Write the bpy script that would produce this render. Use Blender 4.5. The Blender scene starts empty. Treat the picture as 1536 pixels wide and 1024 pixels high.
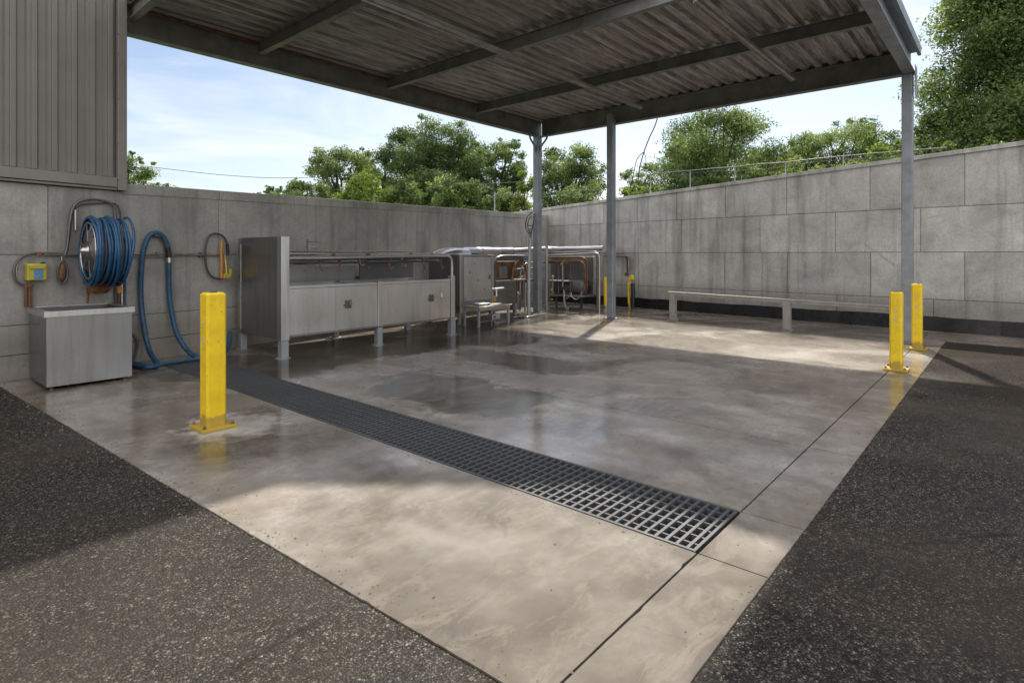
import bpy, math, random
import numpy as np
from mathutils import Vector, Matrix

random.seed(7)
scene = bpy.context.scene
COL = scene.collection
PI = math.pi

# ------------------------------------------------------------------ survey
# World: X runs along the canopy's side beams (away and to the right of the
# viewer), Y runs along the drain (away and to the left).  Eye height 1.5 m.
FPX, CX, HY, EYE = 863.0, 768.0, 382.0, 1.5
AZ = math.radians(40.9)
FW = Vector((math.cos(AZ), math.sin(AZ), 0)); RT = Vector((math.sin(AZ), -math.cos(AZ), 0))

def atD(px, py, D):
    p = FW*D + RT*((px-CX)/FPX*D); p.z = EYE + (HY-py)/FPX*D
    return p
def atY(px, py, Y):
    k = (px-CX)/FPX
    return atD(px, py, Y/(FW.y + k*RT.y))
def atX(px, py, X):
    k = (px-CX)/FPX
    return atD(px, py, X/(FW.x + k*RT.x))
def wallY(x): return 9.2 + (x-2.5)*(2.2/12.45)          # face of the left wall
def wallX(y): return 13.9 + (y+.2)*(1.1/11.6)           # face of the right wall
def onleft(px, py, off=0.0):
    # point 'off' metres in front of the left wall's face
    k = (px-CX)/FPX; dx = FW.x+k*RT.x; dy = FW.y+k*RT.y
    s = 2.2/12.45
    D = (9.2-2.5*s-off)/(dy-s*dx)
    return atD(px, py, D)
def onright(px, py, off=0.0):
    k = (px-CX)/FPX; dx = FW.x+k*RT.x; dy = FW.y+k*RT.y
    s = 1.1/11.6
    D = (13.9+.2*s-off)/(dx-s*dy)
    return atD(px, py, D)

# ------------------------------------------------------------------ materials
class NT:
    def __init__(s, name):
        s.m = bpy.data.materials.new(name); s.m.use_nodes = True
        s.t = s.m.node_tree; s.n = s.t.nodes; s.l = s.t.links
        s.b = s.n['Principled BSDF']; s.out = s.n['Material Output']
        s.tc = s.n.new('ShaderNodeTexCoord')
    def new(s, typ, **kw):
        n = s.n.new(typ)
        for k, v in kw.items(): setattr(n, k, v)
        return n
    def link(s, a, b): s.l.new(a, b)
    def coord(s, scale=(1,1,1), world=True, rot=(0,0,0)):
        mp = s.new('ShaderNodeMapping'); mp.inputs['Scale'].default_value = scale
        mp.inputs['Rotation'].default_value = rot
        if world:
            g = s.new('ShaderNodeNewGeometry'); s.link(g.outputs['Position'], mp.inputs['Vector'])
        else: s.link(s.tc.outputs['Object'], mp.inputs['Vector'])
        return mp.outputs['Vector']
    def noise(s, vec, scale, detail=4, rough=.55, dist=0):
        n = s.new('ShaderNodeTexNoise'); s.link(vec, n.inputs['Vector'])
        n.inputs['Scale'].default_value = scale; n.inputs['Detail'].default_value = detail
        n.inputs['Roughness'].default_value = rough; n.inputs['Distortion'].default_value = dist
        return n.outputs['Fac']
    def vor(s, vec, scale, feature='F1', out='Distance', rnd=1):
        n = s.new('ShaderNodeTexVoronoi'); n.feature = feature; s.link(vec, n.inputs['Vector'])
        n.inputs['Scale'].default_value = scale; n.inputs['Randomness'].default_value = rnd
        return n.outputs[out]
    def ramp(s, fac, stops, interp='LINEAR'):
        n = s.new('ShaderNodeValToRGB'); s.link(fac, n.inputs['Fac'])
        cr = n.color_ramp; cr.interpolation = interp
        while len(cr.elements) < len(stops): cr.elements.new(.5)
        for e, (p, c) in zip(cr.elements, stops):
            e.position = p; e.color = (c, c, c, 1) if isinstance(c, (int, float)) else (*c, 1)
        return n.outputs['Color']
    def mix(s, fac, a, b, mode='MIX'):
        n = s.new('ShaderNodeMix'); n.data_type = 'RGBA'; n.blend_type = mode; n.clamp_factor = True
        for k_, v in ((0, fac), (6, a), (7, b)):
            sock = n.inputs[k_]
            if hasattr(v, 'is_linked'): s.link(v, sock)
            elif isinstance(v, (int, float)):
                sock.default_value = v if k_ == 0 else (v, v, v, 1)
            else: sock.default_value = (*v, 1)
        return n.outputs[2]
    def math(s, op, a, b=None, clamp=False):
        n = s.new('ShaderNodeMath'); n.operation = op; n.use_clamp = clamp
        for i, v in enumerate((a, b)):
            if v is None: continue
            if isinstance(v, (int, float)): n.inputs[i].default_value = v
            else: s.link(v, n.inputs[i])
        return n.outputs[0]
    def bump(s, h, strength=.3, dist=.01, prev=None):
        n = s.new('ShaderNodeBump'); s.link(h, n.inputs['Height'])
        n.inputs['Strength'].default_value = strength; n.inputs['Distance'].default_value = dist
        if prev is not None: s.link(prev, n.inputs['Normal'])
        return n.outputs['Normal']
    def base(s, v):
        if isinstance(v, tuple): s.b.inputs['Base Color'].default_value = (*v, 1)
        else: s.link(v, s.b.inputs['Base Color'])
    def rough(s, v):
        if isinstance(v, (int, float)): s.b.inputs['Roughness'].default_value = v
        else: s.link(v, s.b.inputs['Roughness'])
    def normal(s, v): s.link(v, s.b.inputs['Normal'])
    def metal(s, v): s.b.inputs['Metallic'].default_value = v

def m_simple(name, col, rough=.5, metal=0, var=.25, scale=6, bump=.1):
    t = NT(name); v = t.coord()
    n = t.noise(v, scale, 6, .65)
    dark = tuple(c*(1-var) for c in col); lite = tuple(min(1, c*(1+var)) for c in col)
    t.base(t.ramp(n, [(.3, dark), (.7, lite)]))
    t.rough(t.ramp(t.noise(v, scale*2.3, 4), [(.3, max(.05, rough-.12)), (.7, min(1, rough+.12))]))
    t.metal(metal)
    if bump: t.normal(t.bump(t.noise(v, scale*8, 3), bump, .003))
    return t.m

def ellipse_mask(t, cx, cy, rx, ry, warp, soft=.15):
    # 1 inside a ragged ellipse on the ground
    v = t.coord()
    sub = t.new('ShaderNodeVectorMath'); sub.operation = 'SUBTRACT'; t.link(v, sub.inputs[0]); sub.inputs[1].default_value = (cx, cy, 0)
    mul = t.new('ShaderNodeVectorMath'); mul.operation = 'MULTIPLY'; t.link(sub.outputs[0], mul.inputs[0]); mul.inputs[1].default_value = (1/rx, 1/ry, 0)
    ln = t.new('ShaderNodeVectorMath'); ln.operation = 'LENGTH'; t.link(mul.outputs[0], ln.inputs[0])
    d = t.math('ADD', ln.outputs['Value'], t.math('MULTIPLY', t.math('SUBTRACT', warp, .5), 1.6))
    return t.ramp(d, [(1-soft, 1.0), (1.0, 0.0)]) if soft < 1 else t.ramp(d, [(0, 1.0), (1.0, 0.0)])

def m_floor():
    t = NT('wet_concrete'); v = t.coord()
    big = t.noise(v, .55, 5, .6, .6)
    med = t.noise(t.coord((1, .55, 1), rot=(0, 0, .35)), 2.1, 7, .62, .4)
    fine = t.noise(v, 24, 6, .7)
    grit = t.noise(v, 170, 3, .7)
    c = t.ramp(med, [(.32, (.120, .104, .085)), (.44, (.225, .205, .178)), (.55, (.325, .305, .278)), (.68, (.46, .44, .41))])
    c = t.mix(t.ramp(big, [(.42, 0.0), (.60, .62)]), c, (.200, .160, .118))
    c = t.mix(t.ramp(t.noise(t.coord((.55, 1, 1), rot=(0, 0, -.3)), 8, 8, .75, .3), [(.42, .50), (.54, 0.0)]), c, (.15, .130, .108))
    c = t.mix(t.ramp(t.noise(t.coord((1.6, .7, 1), rot=(0, 0, .5)), 3.6, 8, .75, .3), [(.52, 0.0), (.70, .32)]), c, (.50, .48, .45))
    c = t.mix(t.ramp(fine, [(.38, .50), (.56, 0.0)]), c, (.17, .155, .135))
    c = t.mix(t.ramp(grit, [(.40, .22), (.6, 0.0)]), c, (.12, .11, .10))
    # brown silt drifting in broad soft patches
    c = t.mix(t.math('MULTIPLY', t.ramp(t.noise(t.coord((1, .7, 1)), 1.15, 5, .6, 1.0), [(.50, 0.0), (.70, 1.0)]), .5), c, (.19, .150, .105))
    sun_dim = ellipse_mask(t, 2.1, 1.9, 2.0, 2.0, t.noise(v, 1.8, 7, .7, .5), .75)  # mottled brown that also dims the front sun patch in the colour
    c = t.mix(t.math('MULTIPLY', sun_dim, .86), c, t.ramp(t.noise(t.coord((.8, 1.0, 1)), 2.0, 8, .62, .1), [(.34, (.080, .068, .054)), (.52, (.130, .116, .098)), (.68, (.185, .172, .154))]))
    # small dark specks
    sp = t.vor(v, 5.5); c = t.mix(t.ramp(sp, [(.012, .8), (.03, 0.0)]), c, (.06, .05, .04))
    # hairline cracks
    crk = t.vor(t.coord((1, 1, 0)), .42, 'DISTANCE_TO_EDGE')
    w = t.noise(v, 3, 4); ck = t.math('MULTIPLY', t.ramp(crk, [(.0, 1.0), (.0032, 0.0)]), t.ramp(w, [(.5, 0.0), (.56, .45)]))
    c = t.mix(ck, c, (.10, .09, .08))
    warp = t.noise(v, 1.5, 5, .6, .3)
    # damp stains with shapes of their own
    wet = None
    for (x, y, rx, ry) in ((4.35, 4.62, .80, 1.25), (6.2, 5.3, .5, 1.2), (7.6, 7.1, .9, 1.0), (6.6, 7.6, 2.4, .9), (9.6, 8.5, 2.6, .7), (3.6, 7.6, 1.2, 1.2), (9.7, 4.9, .25, .3)):
        e = ellipse_mask(t, x, y, rx, ry, warp)
        wet = e if wet is None else t.math('MAXIMUM', wet, e)
    c = t.mix(t.math('MULTIPLY', wet, .90), c, (.070, .064, .055))
    # pale ring of dried detergent round the near bollard
    ring = ellipse_mask(t, 2.22, 5.18, .42, .50, t.noise(v, 6, 3), .4)
    c = t.mix(t.math('MULTIPLY', ring, .85), c, (.62, .62, .60))
    c = t.mix(1.0, c, t.ramp(t.noise(t.coord((1, .8, 1)), 1.0, 4, .6, .7), [(.36, (.50, .455, .40)), (.50, (.79, .77, .74)), (.64, (1.10, 1.10, 1.10))]), 'MULTIPLY')
    sun_tone = ellipse_mask(t, 10.0, 4.2, 1.9, 4.2, warp, .5)  # paler colour painted in to brighten the far sun patch
    c = t.mix(t.math('MULTIPLY', sun_tone, .55), c, (.42, .385, .335))
    c = t.mix(t.math('MULTIPLY', t.ramp(t.noise(t.coord((.5, 1.2, 1)), 5, 8, .75, .8), [(.50, 0.0), (.60, 1.0)]), .4), c, (.20, .17, .135))
    t.base(c)
    # film of water: smoother in patches
    film = t.noise(t.coord((1, .8, 1)), .75, 4, .55, .8)
    r = t.ramp(film, [(.36, .32), (.48, .19), (.60, .09)])
    sx = t.new('ShaderNodeSeparateXYZ'); t.link(v, sx.inputs[0])
    front = t.ramp(t.math('MULTIPLY', t.math('ADD', t.math('MULTIPLY', sx.outputs[0], .756), t.math('MULTIPLY', sx.outputs[1], .655)), .1), [(.33, 1.0), (.42, 0.0)])
    r = t.mix(t.math('MULTIPLY', front, .92), r, .78)
    r = t.mix(ellipse_mask(t, 4.0, 3.0, .75, .75, t.noise(v, 2.4, 5, .6), .5), r, .07)
    r = t.mix(wet, r, .10)
    r = t.math('ADD', r, t.math('MULTIPLY', fine, .10))
    t.rough(r)
    t.b.inputs['Specular IOR Level'].default_value = .5
    n1 = t.bump(fine, .10, .004); n2 = t.bump(t.noise(v, 5, 3), .10, .012, n1); t.normal(t.bump(grit, .10, .001, n2))
    return t.m

def m_asphalt():
    t = NT('asphalt_chips'); v = t.coord((1, 1, 0))
    vo = t.new('ShaderNodeTexVoronoi'); t.link(v, vo.inputs['Vector']); vo.inputs['Scale'].default_value = 105
    sep = t.new('ShaderNodeSeparateColor'); t.link(vo.outputs['Color'], sep.inputs[0])
    vo2 = t.new('ShaderNodeTexVoronoi'); t.link(v, vo2.inputs['Vector']); vo2.inputs['Scale'].default_value = 210
    sep2 = t.new('ShaderNodeSeparateColor'); t.link(vo2.outputs['Color'], sep2.inputs[0])
    chip = t.ramp(sep.outputs[0], [(.0, (.016, .016, .016)), (.45, (.026, .025, .024)), (.70, (.052, .047, .042)), (.88, (.12, .10, .08)), (1, (.36, .33, .29))])
    chip2 = t.ramp(sep2.outputs[1], [(.0, (.018, .018, .018)), (.55, (.030, .028, .026)), (.85, (.10, .088, .07)), (1, (.40, .37, .32))])
    c = t.mix(.45, chip, chip2)
    edge = t.ramp(vo.outputs['Distance'], [(.35, 0.0), (.75, .75)])
    c = t.mix(edge, c, (.012, .011, .010)); c = t.mix(1.0, c, t.ramp(t.noise(v, 24, 6, .75), [(.36, .55), (.52, .85), (.64, 1.7)]), 'MULTIPLY')
    cr_ = t.vor(t.coord((1, 1, 0)), .33, 'DISTANCE_TO_EDGE')
    c = t.mix(t.math('MULTIPLY', t.ramp(cr_, [(0, 1.0), (.006, 0.0)]), t.ramp(t.noise(v, 1.4, 6, .7), [(.50, 0.0), (.56, .8)])), c, (.010, .009, .008))
    big = t.noise(v, .5, 5, .6, .5); med = t.noise(v, 2.3, 6, .65)
    c = t.mix(t.ramp(big, [(.46, 0.0), (.62, .40)]), c, (.066, .050, .034))
    c = t.mix(t.ramp(med, [(.35, .5), (.55, 0.0)]), c, (.025, .024, .024))
    t.base(c)
    sun_tone = ellipse_mask(t, 10.6, -1.0, 3.4, 3.4, t.noise(v, .8, 4), .5)  # darker, rougher ellipse painted in to hold down the sun glare
    t.base(t.mix(t.math('MULTIPLY', sun_tone, .45), c, (.012, .010, .008)))
    t.rough(t.mix(sun_tone, t.ramp(t.noise(v, 1.1, 4), [(.38, .42), (.62, .80)]), 1.0))
    damp = ellipse_mask(t, .6, 2.9, 1.5, 1.6, t.noise(v, 1.6, 5, .6), .6)
    t.link(t.math('ADD', t.math('MULTIPLY', damp, .10), .09), t.b.inputs['Specular IOR Level'])
    t.base(t.mix(t.math('MULTIPLY', damp, .30), t.mix(t.math('MULTIPLY', sun_tone, .45), c, (.012, .010, .008)), (.030, .021, .012)))
    t.b.inputs['Specular IOR Level'].default_value = .09
    h = t.math('SUBTRACT', t.math('MULTIPLY', sep.outputs[2], .6), vo.outputs['Distance'])
    n1 = t.bump(h, .55, .006); t.normal(t.bump(sep2.outputs[0], .4, .002, n1))
    return t.m

def m_wall(name, tint=(1, 1, 1), k=1.0):
    t = NT(name); v = t.coord()
    streak = t.noise(t.coord((1, 1, .10)), 2.6, 6, .6)
    blot = t.noise(v, 1.5, 7, .65, .5); fine = t.noise(v, 28, 6, .7)
    a = tuple(.205*k*x for x in tint); b = tuple(.305*k*x for x in tint); cc = tuple(.40*k*x for x in tint)
    c = t.ramp(blot, [(.28, a), (.5, b), (.74, cc)])
    c = t.mix(t.ramp(streak, [(.52, 0.0), (.66, .5)]), c, (.17, .160, .145))
    c = t.mix(t.ramp(t.noise(t.coord((1, 1, .05)), 7, 5, .6), [(.56, 0.0), (.70, .45)]), c, (.16, .15, .135))
    c = t.mix(t.ramp(streak, [(.30, .30), (.42, 0.0)]), c, (.46, .45, .43))
    c = t.mix(t.ramp(fine, [(.36, .30), (.55, 0.0)]), c, (.16, .15, .14))
    c = t.mix(t.ramp(t.vor(v, 3.1), [(.018, .8), (.035, 0.0)]), c, (.07, .065, .06))
    crk = t.vor(t.coord((1, 1, 1)), .8, 'DISTANCE_TO_EDGE')
    c = t.mix(t.math('MULTIPLY', t.ramp(crk, [(0, 1.0), (.005, 0.0)]), t.ramp(blot, [(.52, 0.0), (.60, .5)])), c, (.12, .11, .10))
    # grime rising from the ground
    sx = t.new('ShaderNodeSeparateXYZ'); t.link(v, sx.inputs[0])
    g = t.math('ADD', sx.outputs[2], t.math('MULTIPLY', blot, -.9))
    c = t.mix(t.ramp(g, [(0.0, .5), (.35, 0.0)]), c, (.11, .095, .078))
    at = t.new('ShaderNodeAttribute'); at.attribute_name = 'panel'
    c = t.mix(1.0, c, t.ramp(at.outputs['Fac'], [(0, .62), (.34, .62), (.35, .84), (1, 1.08)]), 'MULTIPLY')
    t.base(c); t.rough(.85)
    n1 = t.bump(fine, .28, .006); t.normal(t.bump(t.noise(v, 7, 5), .30, .02, n1))
    return t.m

def m_steel(name, col=(.42, .41, .40), rough=.38, dirt=.5, metal=.85):
    t = NT(name); v = t.coord()
    n = t.noise(v, 1.1, 3, .5, .2); br = t.noise(t.coord((1, 1, .02)), 60, 3, .6); dr = t.noise(t.coord((1, 1, .07)), 9, 5, .6)
    c = t.ramp(n, [(.3, tuple(x*.88 for x in col)), (.7, tuple(min(1, x*1.10) for x in col))])
    c = t.mix(t.ramp(br, [(.35, .16), (.65, 0.0)]), c, tuple(x*.5 for x in col))
    c = t.mix(t.math('MULTIPLY', t.ramp(dr, [(.52, 0.0), (.72, 1.0)]), dirt*.7), c, (.16, .135, .11))
    t.base(c); t.metal(metal)
    t.rough(t.ramp(t.noise(v, 1.6, 1, .5), [(.3, rough-.05), (.7, rough+.07)]))
    t.normal(t.bump(t.noise(v, 1.3, 0), .10, .03))
    return t.m

def m_rust(name='rusty_metal'):
    t = NT(name); v = t.coord(); n = t.noise(v, 11, 6, .7)
    t.base(t.ramp(n, [(.30, (.06, .042, .03)), (.46, (.15, .075, .04)), (.56, (.26, .105, .035)), (.66, (.17, .15, .13))]))
    t.rough(.7); t.metal(.25); t.normal(t.bump(n, .4, .004))
    return t.m

def m_paint(name, col, rough=.42, chip=(.10, .085, .07)):
    t = NT(name); v = t.coord(world=False); n = t.noise(v, 5, 6, .65); f = t.noise(v, 38, 5, .7)
    c = t.ramp(n, [(.3, tuple(x*.82 for x in col)), (.7, tuple(min(1, x*1.08) for x in col))])
    c = t.mix(t.ramp(f, [(.635, 0.0), (.66, .85)]), c, chip); sc = t.noise(t.coord((1, 1, .5), world=False), 9, 6, .75); c = t.mix(t.ramp(sc, [(.60, 0.0), (.70, .45)]), c, (.30, .22, .06))
    st = t.noise(t.coord((1, 1, .12), world=False), 14, 4); c = t.mix(t.ramp(st, [(.55, 0.0), (.75, .35)]), c, tuple(x*.55 for x in col))
    sx = t.new('ShaderNodeSeparateXYZ'); t.link(v, sx.inputs[0])
    low = t.math('ADD', sx.outputs[2], t.math('MULTIPLY', n, -.22))
    c = t.mix(t.ramp(low, [(0.0, .6), (.03, 0.0)]), c, (.16, .11, .05))
    t.base(c); t.rough(t.ramp(n, [(.3, rough-.08), (.7, rough+.15)])); t.normal(t.bump(f, .08, .002))
    return t.m

def m_roof():
    t = NT('weathered_roof_sheet'); v = t.coord()
    s = t.noise(t.coord((.16, 3.4, 1)), 5.0, 7, .68, .1); b = t.noise(v, .8, 4)
    s2 = t.noise(t.coord((.5, 5.5, 1)), 6.0, 5, .7)
    c = t.ramp(s, [(.34, (.16, .155, .145)), (.50, (.33, .32, .305)), (.66, (.56, .55, .53))])
    c = t.mix(t.ramp(s2, [(.42, .45), (.56, 0.0)]), c, (.085, .074, .062))
    c = t.mix(t.ramp(b, [(.45, 0.0), (.7, .3)]), c, (.20, .175, .14))
    t.base(c); t.rough(.6); t.metal(.15)
    return t.m

def m_leaf(name, dark, mid, light):
    t = NT(name)
    at = t.new('ShaderNodeAttribute'); at.attribute_name = 'tone'
    c = t.ramp(at.outputs['Fac'], [(0, dark), (.5, mid), (1, light)])
    t.base(c); t.rough(.55); t.b.inputs['Specular IOR Level'].default_value = .3
    tr = t.new('ShaderNodeBsdfTranslucent'); t.link(t.mix(1.0, c, (1.5, 1.6, .7), 'MULTIPLY'), tr.inputs['Color'])
    ms = t.new('ShaderNodeMixShader'); ms.inputs[0].default_value = .42
    t.link(t.b.outputs[0], ms.inputs[1]); t.link(tr.outputs[0], ms.inputs[2]); t.link(ms.outputs[0], t.out.inputs['Surface'])
    return t.m

M = {}
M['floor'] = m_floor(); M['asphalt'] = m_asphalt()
M['wallL'] = m_wall('stained_concrete_panels', (1, .965, .91), 1.12)
M['wallR'] = m_wall('grey_concrete_blocks', (1, .98, .945), 1.62)
M['joint'] = m_simple('joint_filler', (.035, .032, .028), .8, 0, .3, 12)
M['steel'] = m_steel('stainless_sheet', (.60, .60, .60), .30, .45, .97)
M['steel_dull'] = m_steel('dull_stainless', (.33, .33, .335), .30, .55, .95)
M['steel_dark'] = m_steel('dark_steel', (.14, .14, .145), .45, .5, .6)
M['galv'] = m_steel('galvanised_steel', (.36, .375, .40), .50, .25, .55)
M['pipe'] = m_steel('tarnished_pipe', (.46, .43, .38), .30, .6)
M['duct'] = m_simple('bright_foil_duct', (.55, .56, .58), .36, .9, .05, 2, 0)
M['beam'] = m_simple('canopy_beam_paint', (.17, .168, .166), .55, .2, .35, 3, .1)
M['beam_light'] = m_simple('canopy_purlin_zinc', (.34, .33, .31), .5, .35, .3, 4, .1)
M['column'] = m_simple('column_grey_paint', (.235, .255, .285), .42, .3, .22, 3.5, .08)
M['roof'] = m_roof()
M['clad'] = m_simple('cladding_beige_paint', (.195, .183, .163), .5, .05, .10, 1.6, .05)
M['clad_trim'] = m_simple('cladding_trim', (.215, .20, .18), .5, .05, .14, 3, .05)
M['yellow'] = m_paint('yellow_enamel', (.82, .56, .010))
M['yellow_dull'] = m_paint('dull_yellow_plastic', (.86, .78, .03), .4)
M['orange'] = m_simple('amber_plastic', (.55, .22, .02), .35, 0, .35, 30)
M['blue'] = m_simple('blue_hose_rubber', (.016, .075, .165), .34, 0, .3, 18, .1)
M['blue_worn'] = m_simple('worn_blue_hose', (.022, .075, .145), .5, 0, .35, 14, .15)
M['black'] = m_simple('black_rubber', (.018, .018, .019), .45, 0, .4, 14, .2)
M['membrane'] = m_simple('black_bitumen_membrane', (.007, .007, .009), .34, 0, .8, 9, .5)
M['greyhose'] = m_simple('grey_cable', (.06, .06, .062), .5, 0, .3, 18)
M['rust'] = m_rust()
M['rust_brown'] = m_simple('smoked_brown_panel', (.13, .075, .045), .5, .5, .6, 5)
M['copper'] = m_simple('tarnished_copper', (.15, .080, .052), .5, .5, .5, 24, .1)
M['brass'] = m_simple('brass_fitting', (.55, .40, .12), .35, .8, .3, 24)
M['grate'] = m_steel('cast_grating', (.075, .078, .084), .62, .35, .3)
M['pit'] = m_simple('trench_mud', (.03, .027, .023), .5, 0, .5, 9)
M['sticker'] = m_simple('worn_label_film', (.55, .47, .25), .5, 0, .3, 60)
M['blue_label'] = m_simple('blue_label_film', (.10, .22, .42), .4, 0, .5, 70)
M['alu'] = m_simple('weathered_rail_grey', (.30, .285, .26), .6, .1, .2, 6)
M['bark'] = m_simple('tree_bark', (.075, .06, .045), .9, 0, .4, 6, .4)
M['grit'] = m_simple('loose_grit', (.13, .11, .085), .85, 0, .6, 90)
M['grass'] = m_simple('rough_grass', (.07, .10, .03), .9, 0, .5, .6, .5)
M['wire'] = m_simple('overhead_wire', (.05, .05, .05), .6)
L = {
 'deep': m_leaf('leaves_deep_green', (.034, .062, .026), (.095, .145, .058), (.190, .245, .110)),
 'mid': m_leaf('leaves_mid_green', (.042, .072, .024), (.120, .170, .064), (.225, .280, .118)),
 'lime': m_leaf('leaves_yellow_green', (.060, .095, .022), (.150, .205, .052), (.265, .315, .100)),
 'pale': m_leaf('leaves_pale_olive', (.065, .095, .042), (.155, .200, .085), (.270, .310, .150)),
}

# ------------------------------------------------------------------ mesh tools
class MB:
    def __init__(s): s.v = []; s.f = []; s.s = []; s.marks = []; s.core = 0
    def add(s, vs, fs, smooth=False):
        s.marks.append((len(s.v), len(s.f))); o = len(s.v); s.v += [Vector(p) for p in vs]; s.f += [tuple(i+o for i in f) for f in fs]; s.s += [smooth]*len(fs); return s
    def box(s, x0, y0, z0, x1, y1, z1):
        vs = [(x, y, z) for z in (z0, z1) for y in (y0, y1) for x in (x0, x1)]
        return s.add(vs, [(0, 2, 3, 1), (4, 5, 7, 6), (0, 1, 5, 4), (2, 6, 7, 3), (0, 4, 6, 2), (1, 3, 7, 5)])
    def obox(s, c, ax, ay, az):   # oriented box: half vectors
        c, ax, ay, az = map(Vector, (c, ax, ay, az))
        vs = [c+ax*i+ay*j+az*k for k in (-1, 1) for j in (-1, 1) for i in (-1, 1)]
        return s.add(vs, [(0, 2, 3, 1), (4, 5, 7, 6), (0, 1, 5, 4), (2, 6, 7, 3), (0, 4, 6, 2), (1, 3, 7, 5)])
    def quad(s, a, b, c, d): return s.add([a, b, c, d], [(0, 1, 2, 3)])
    def bar(s, a, b, w, h, up=(0, 0, 1)):
        a, b = Vector(a), Vector(b); d = b-a; L_ = d.length; d.normalize(); up = Vector(up)
        if abs(d.dot(up)) > .95: up = Vector((0, 1, 0))
        side = d.cross(up).normalized(); u = side.cross(d).normalized()
        return s.obox((a+b)/2, d*L_/2, side*w/2, u*h/2)
    def tube(s, pts, r, n=10, cap=True, closed=False):
        P = [Vector(p) for p in pts]; rr = r if isinstance(r, (list, tuple)) else [r]*len(P)
        rings = []; prev = None
        for i, p in enumerate(P):
            if closed: t = P[(i+1) % len(P)]-P[i-1]
            elif i == 0: t = P[1]-P[0]
            elif i == len(P)-1: t = P[-1]-P[-2]
            else: t = (P[i+1]-P[i]).normalized()+(P[i]-P[i-1]).normalized()
            t.normalize()
            if prev is None:
                a = Vector((0, 0, 1)) if abs(t.z) < .9 else Vector((1, 0, 0)); u = t.cross(a).normalized()
            else:
                u = prev-t*prev.dot(t)
                if u.length < 1e-5: u = t.orthogonal()
                u.normalize()
            prev = u; w = t.cross(u)
            rings.append([p+(u*math.cos(2*PI*k/n)+w*math.sin(2*PI*k/n))*rr[i] for k in range(n)])
        vs = [q for ring in rings for q in ring]; fs = []
        m = len(rings)
        for i in range(m if closed else m-1):
            j = (i+1) % m
            for k in range(n): fs.append((i*n+k, i*n+(k+1) % n, j*n+(k+1) % n, j*n+k))
        s.add(vs, fs, True)
        if cap and not closed:
            s.add(rings[0], [tuple(range(n))[::-1]]); s.add(rings[-1], [tuple(range(n))])
        return s
    def lathe(s, c, axis, prof, n=20):    # prof: (distance along axis, radius)
        c, axis = Vector(c), Vector(axis).normalized(); u = axis.orthogonal().normalized(); w = axis.cross(u)
        vs = []; fs = []
        for (d, r) in prof:
            for k in range(n): vs.append(c+axis*d+(u*math.cos(2*PI*k/n)+w*math.sin(2*PI*k/n))*r)
        for i in range(len(prof)-1):
            for k in range(n): fs.append((i*n+k, i*n+(k+1) % n, (i+1)*n+(k+1) % n, (i+1)*n+k))
        s.add(vs, fs, True)
        s.add(vs[:n], [tuple(range(n))[::-1]]); s.add(vs[-n:], [tuple(range(n))])
        return s
    def ibeam(s, a, b, depth, width, tf=.012, tw=.010):    # b.z == a.z = underside
        a, b = Vector(a), Vector(b); d = (b-a).normalized(); side = Vector((-d.y, d.x, 0)); mid = (a+b)/2; h = (b-a)/2
        s.obox(mid+Vector((0, 0, tf/2)), h, side*width/2, (0, 0, tf/2))
        s.obox(mid+Vector((0, 0, depth-tf/2)), h, side*width/2, (0, 0, tf/2))
        return s.obox(mid+Vector((0, 0, depth/2)), h, side*tw/2, (0, 0, depth/2-tf-.0005))
    def build(s, name, mat, parent=None, origin=None, bevel=0, recalc=True):
        if parent is not None: org = Vector(parent['_o'])
        else: org = Vector(origin) if origin is not None else Vector((0, 0, 0))
        me = bpy.data.meshes.new(name); me.from_pydata([tuple(p-org) for p in s.v], [], s.f)
        me.polygons.foreach_set('use_smooth', s.s)
        me.materials.append(M[mat] if isinstance(mat, str) else mat)
        if recalc:
            import bmesh
            bm = bmesh.new(); bm.from_mesh(me); bmesh.ops.recalc_face_normals(bm, faces=bm.faces); bm.to_mesh(me); bm.free()
        if name in ('concrete_wall', 'coping', 'concrete_slab'):
            rg = random.Random(len(s.v)); val = np.zeros(len(s.v), np.float32); mk = s.marks+[(len(s.v), 0)]
            for (i0, _), (i1, _) in zip(mk, mk[1:]): val[i0:i1] = 0.0 if (name == 'concrete_wall' and s.core > i0) else rg.uniform(.35, 1)
            at = me.attributes.new('panel', 'FLOAT', 'POINT'); at.data.foreach_set('value', val)
        me.update()
        o = bpy.data.objects.new(name, me); COL.objects.link(o)
        if parent is not None: o.parent = parent
        else: o.location = org
        o['_o'] = tuple(org)
        if bevel:
            b = o.modifiers.new('bevel', 'BEVEL'); b.width = bevel; b.segments = 2; b.limit_method = 'ANGLE'; b.angle_limit = math.radians(50)
        return o

def build_each(mb, name, mat, parent, per=1, bevel=0):
    # every 'per' consecutive pieces of mb become one object
    st = mb.marks; out = []
    for i in range(0, len(st), per):
        v0 = st[i][0]; f0 = st[i][1]
        v1 = st[i+per][0] if i+per < len(st) else len(mb.v); f1 = st[i+per][1] if i+per < len(st) else len(mb.f)
        q = MB(); q.v = mb.v[v0:v1]; q.f = [tuple(k-v0 for k in f) for f in mb.f[f0:f1]]; q.s = mb.s[f0:f1]
        out.append(q.build(name, mat, parent, bevel=bevel))
    return out

def smooth_path(pts, k=6, closed=False):
    P = [Vector(p) for p in pts]; out = []; n = len(P)
    rng = range(n if closed else n-1)
    for i in rng:
        p0 = P[i-1] if (i > 0 or closed) else P[0]; p1 = P[i]; p2 = P[(i+1) % n]
        p3 = P[(i+2) % n] if (closed or i+2 < n) else P[-1]
        for j in range(k):
            t = j/k
            out.append(.5*((2*p1)+(-p0+p2)*t+(2*p0-5*p1+4*p2-p3)*t*t+(-p0+3*p1-3*p2+p3)*t**3))
    if not closed: out.append(P[-1])
    return out

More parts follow.
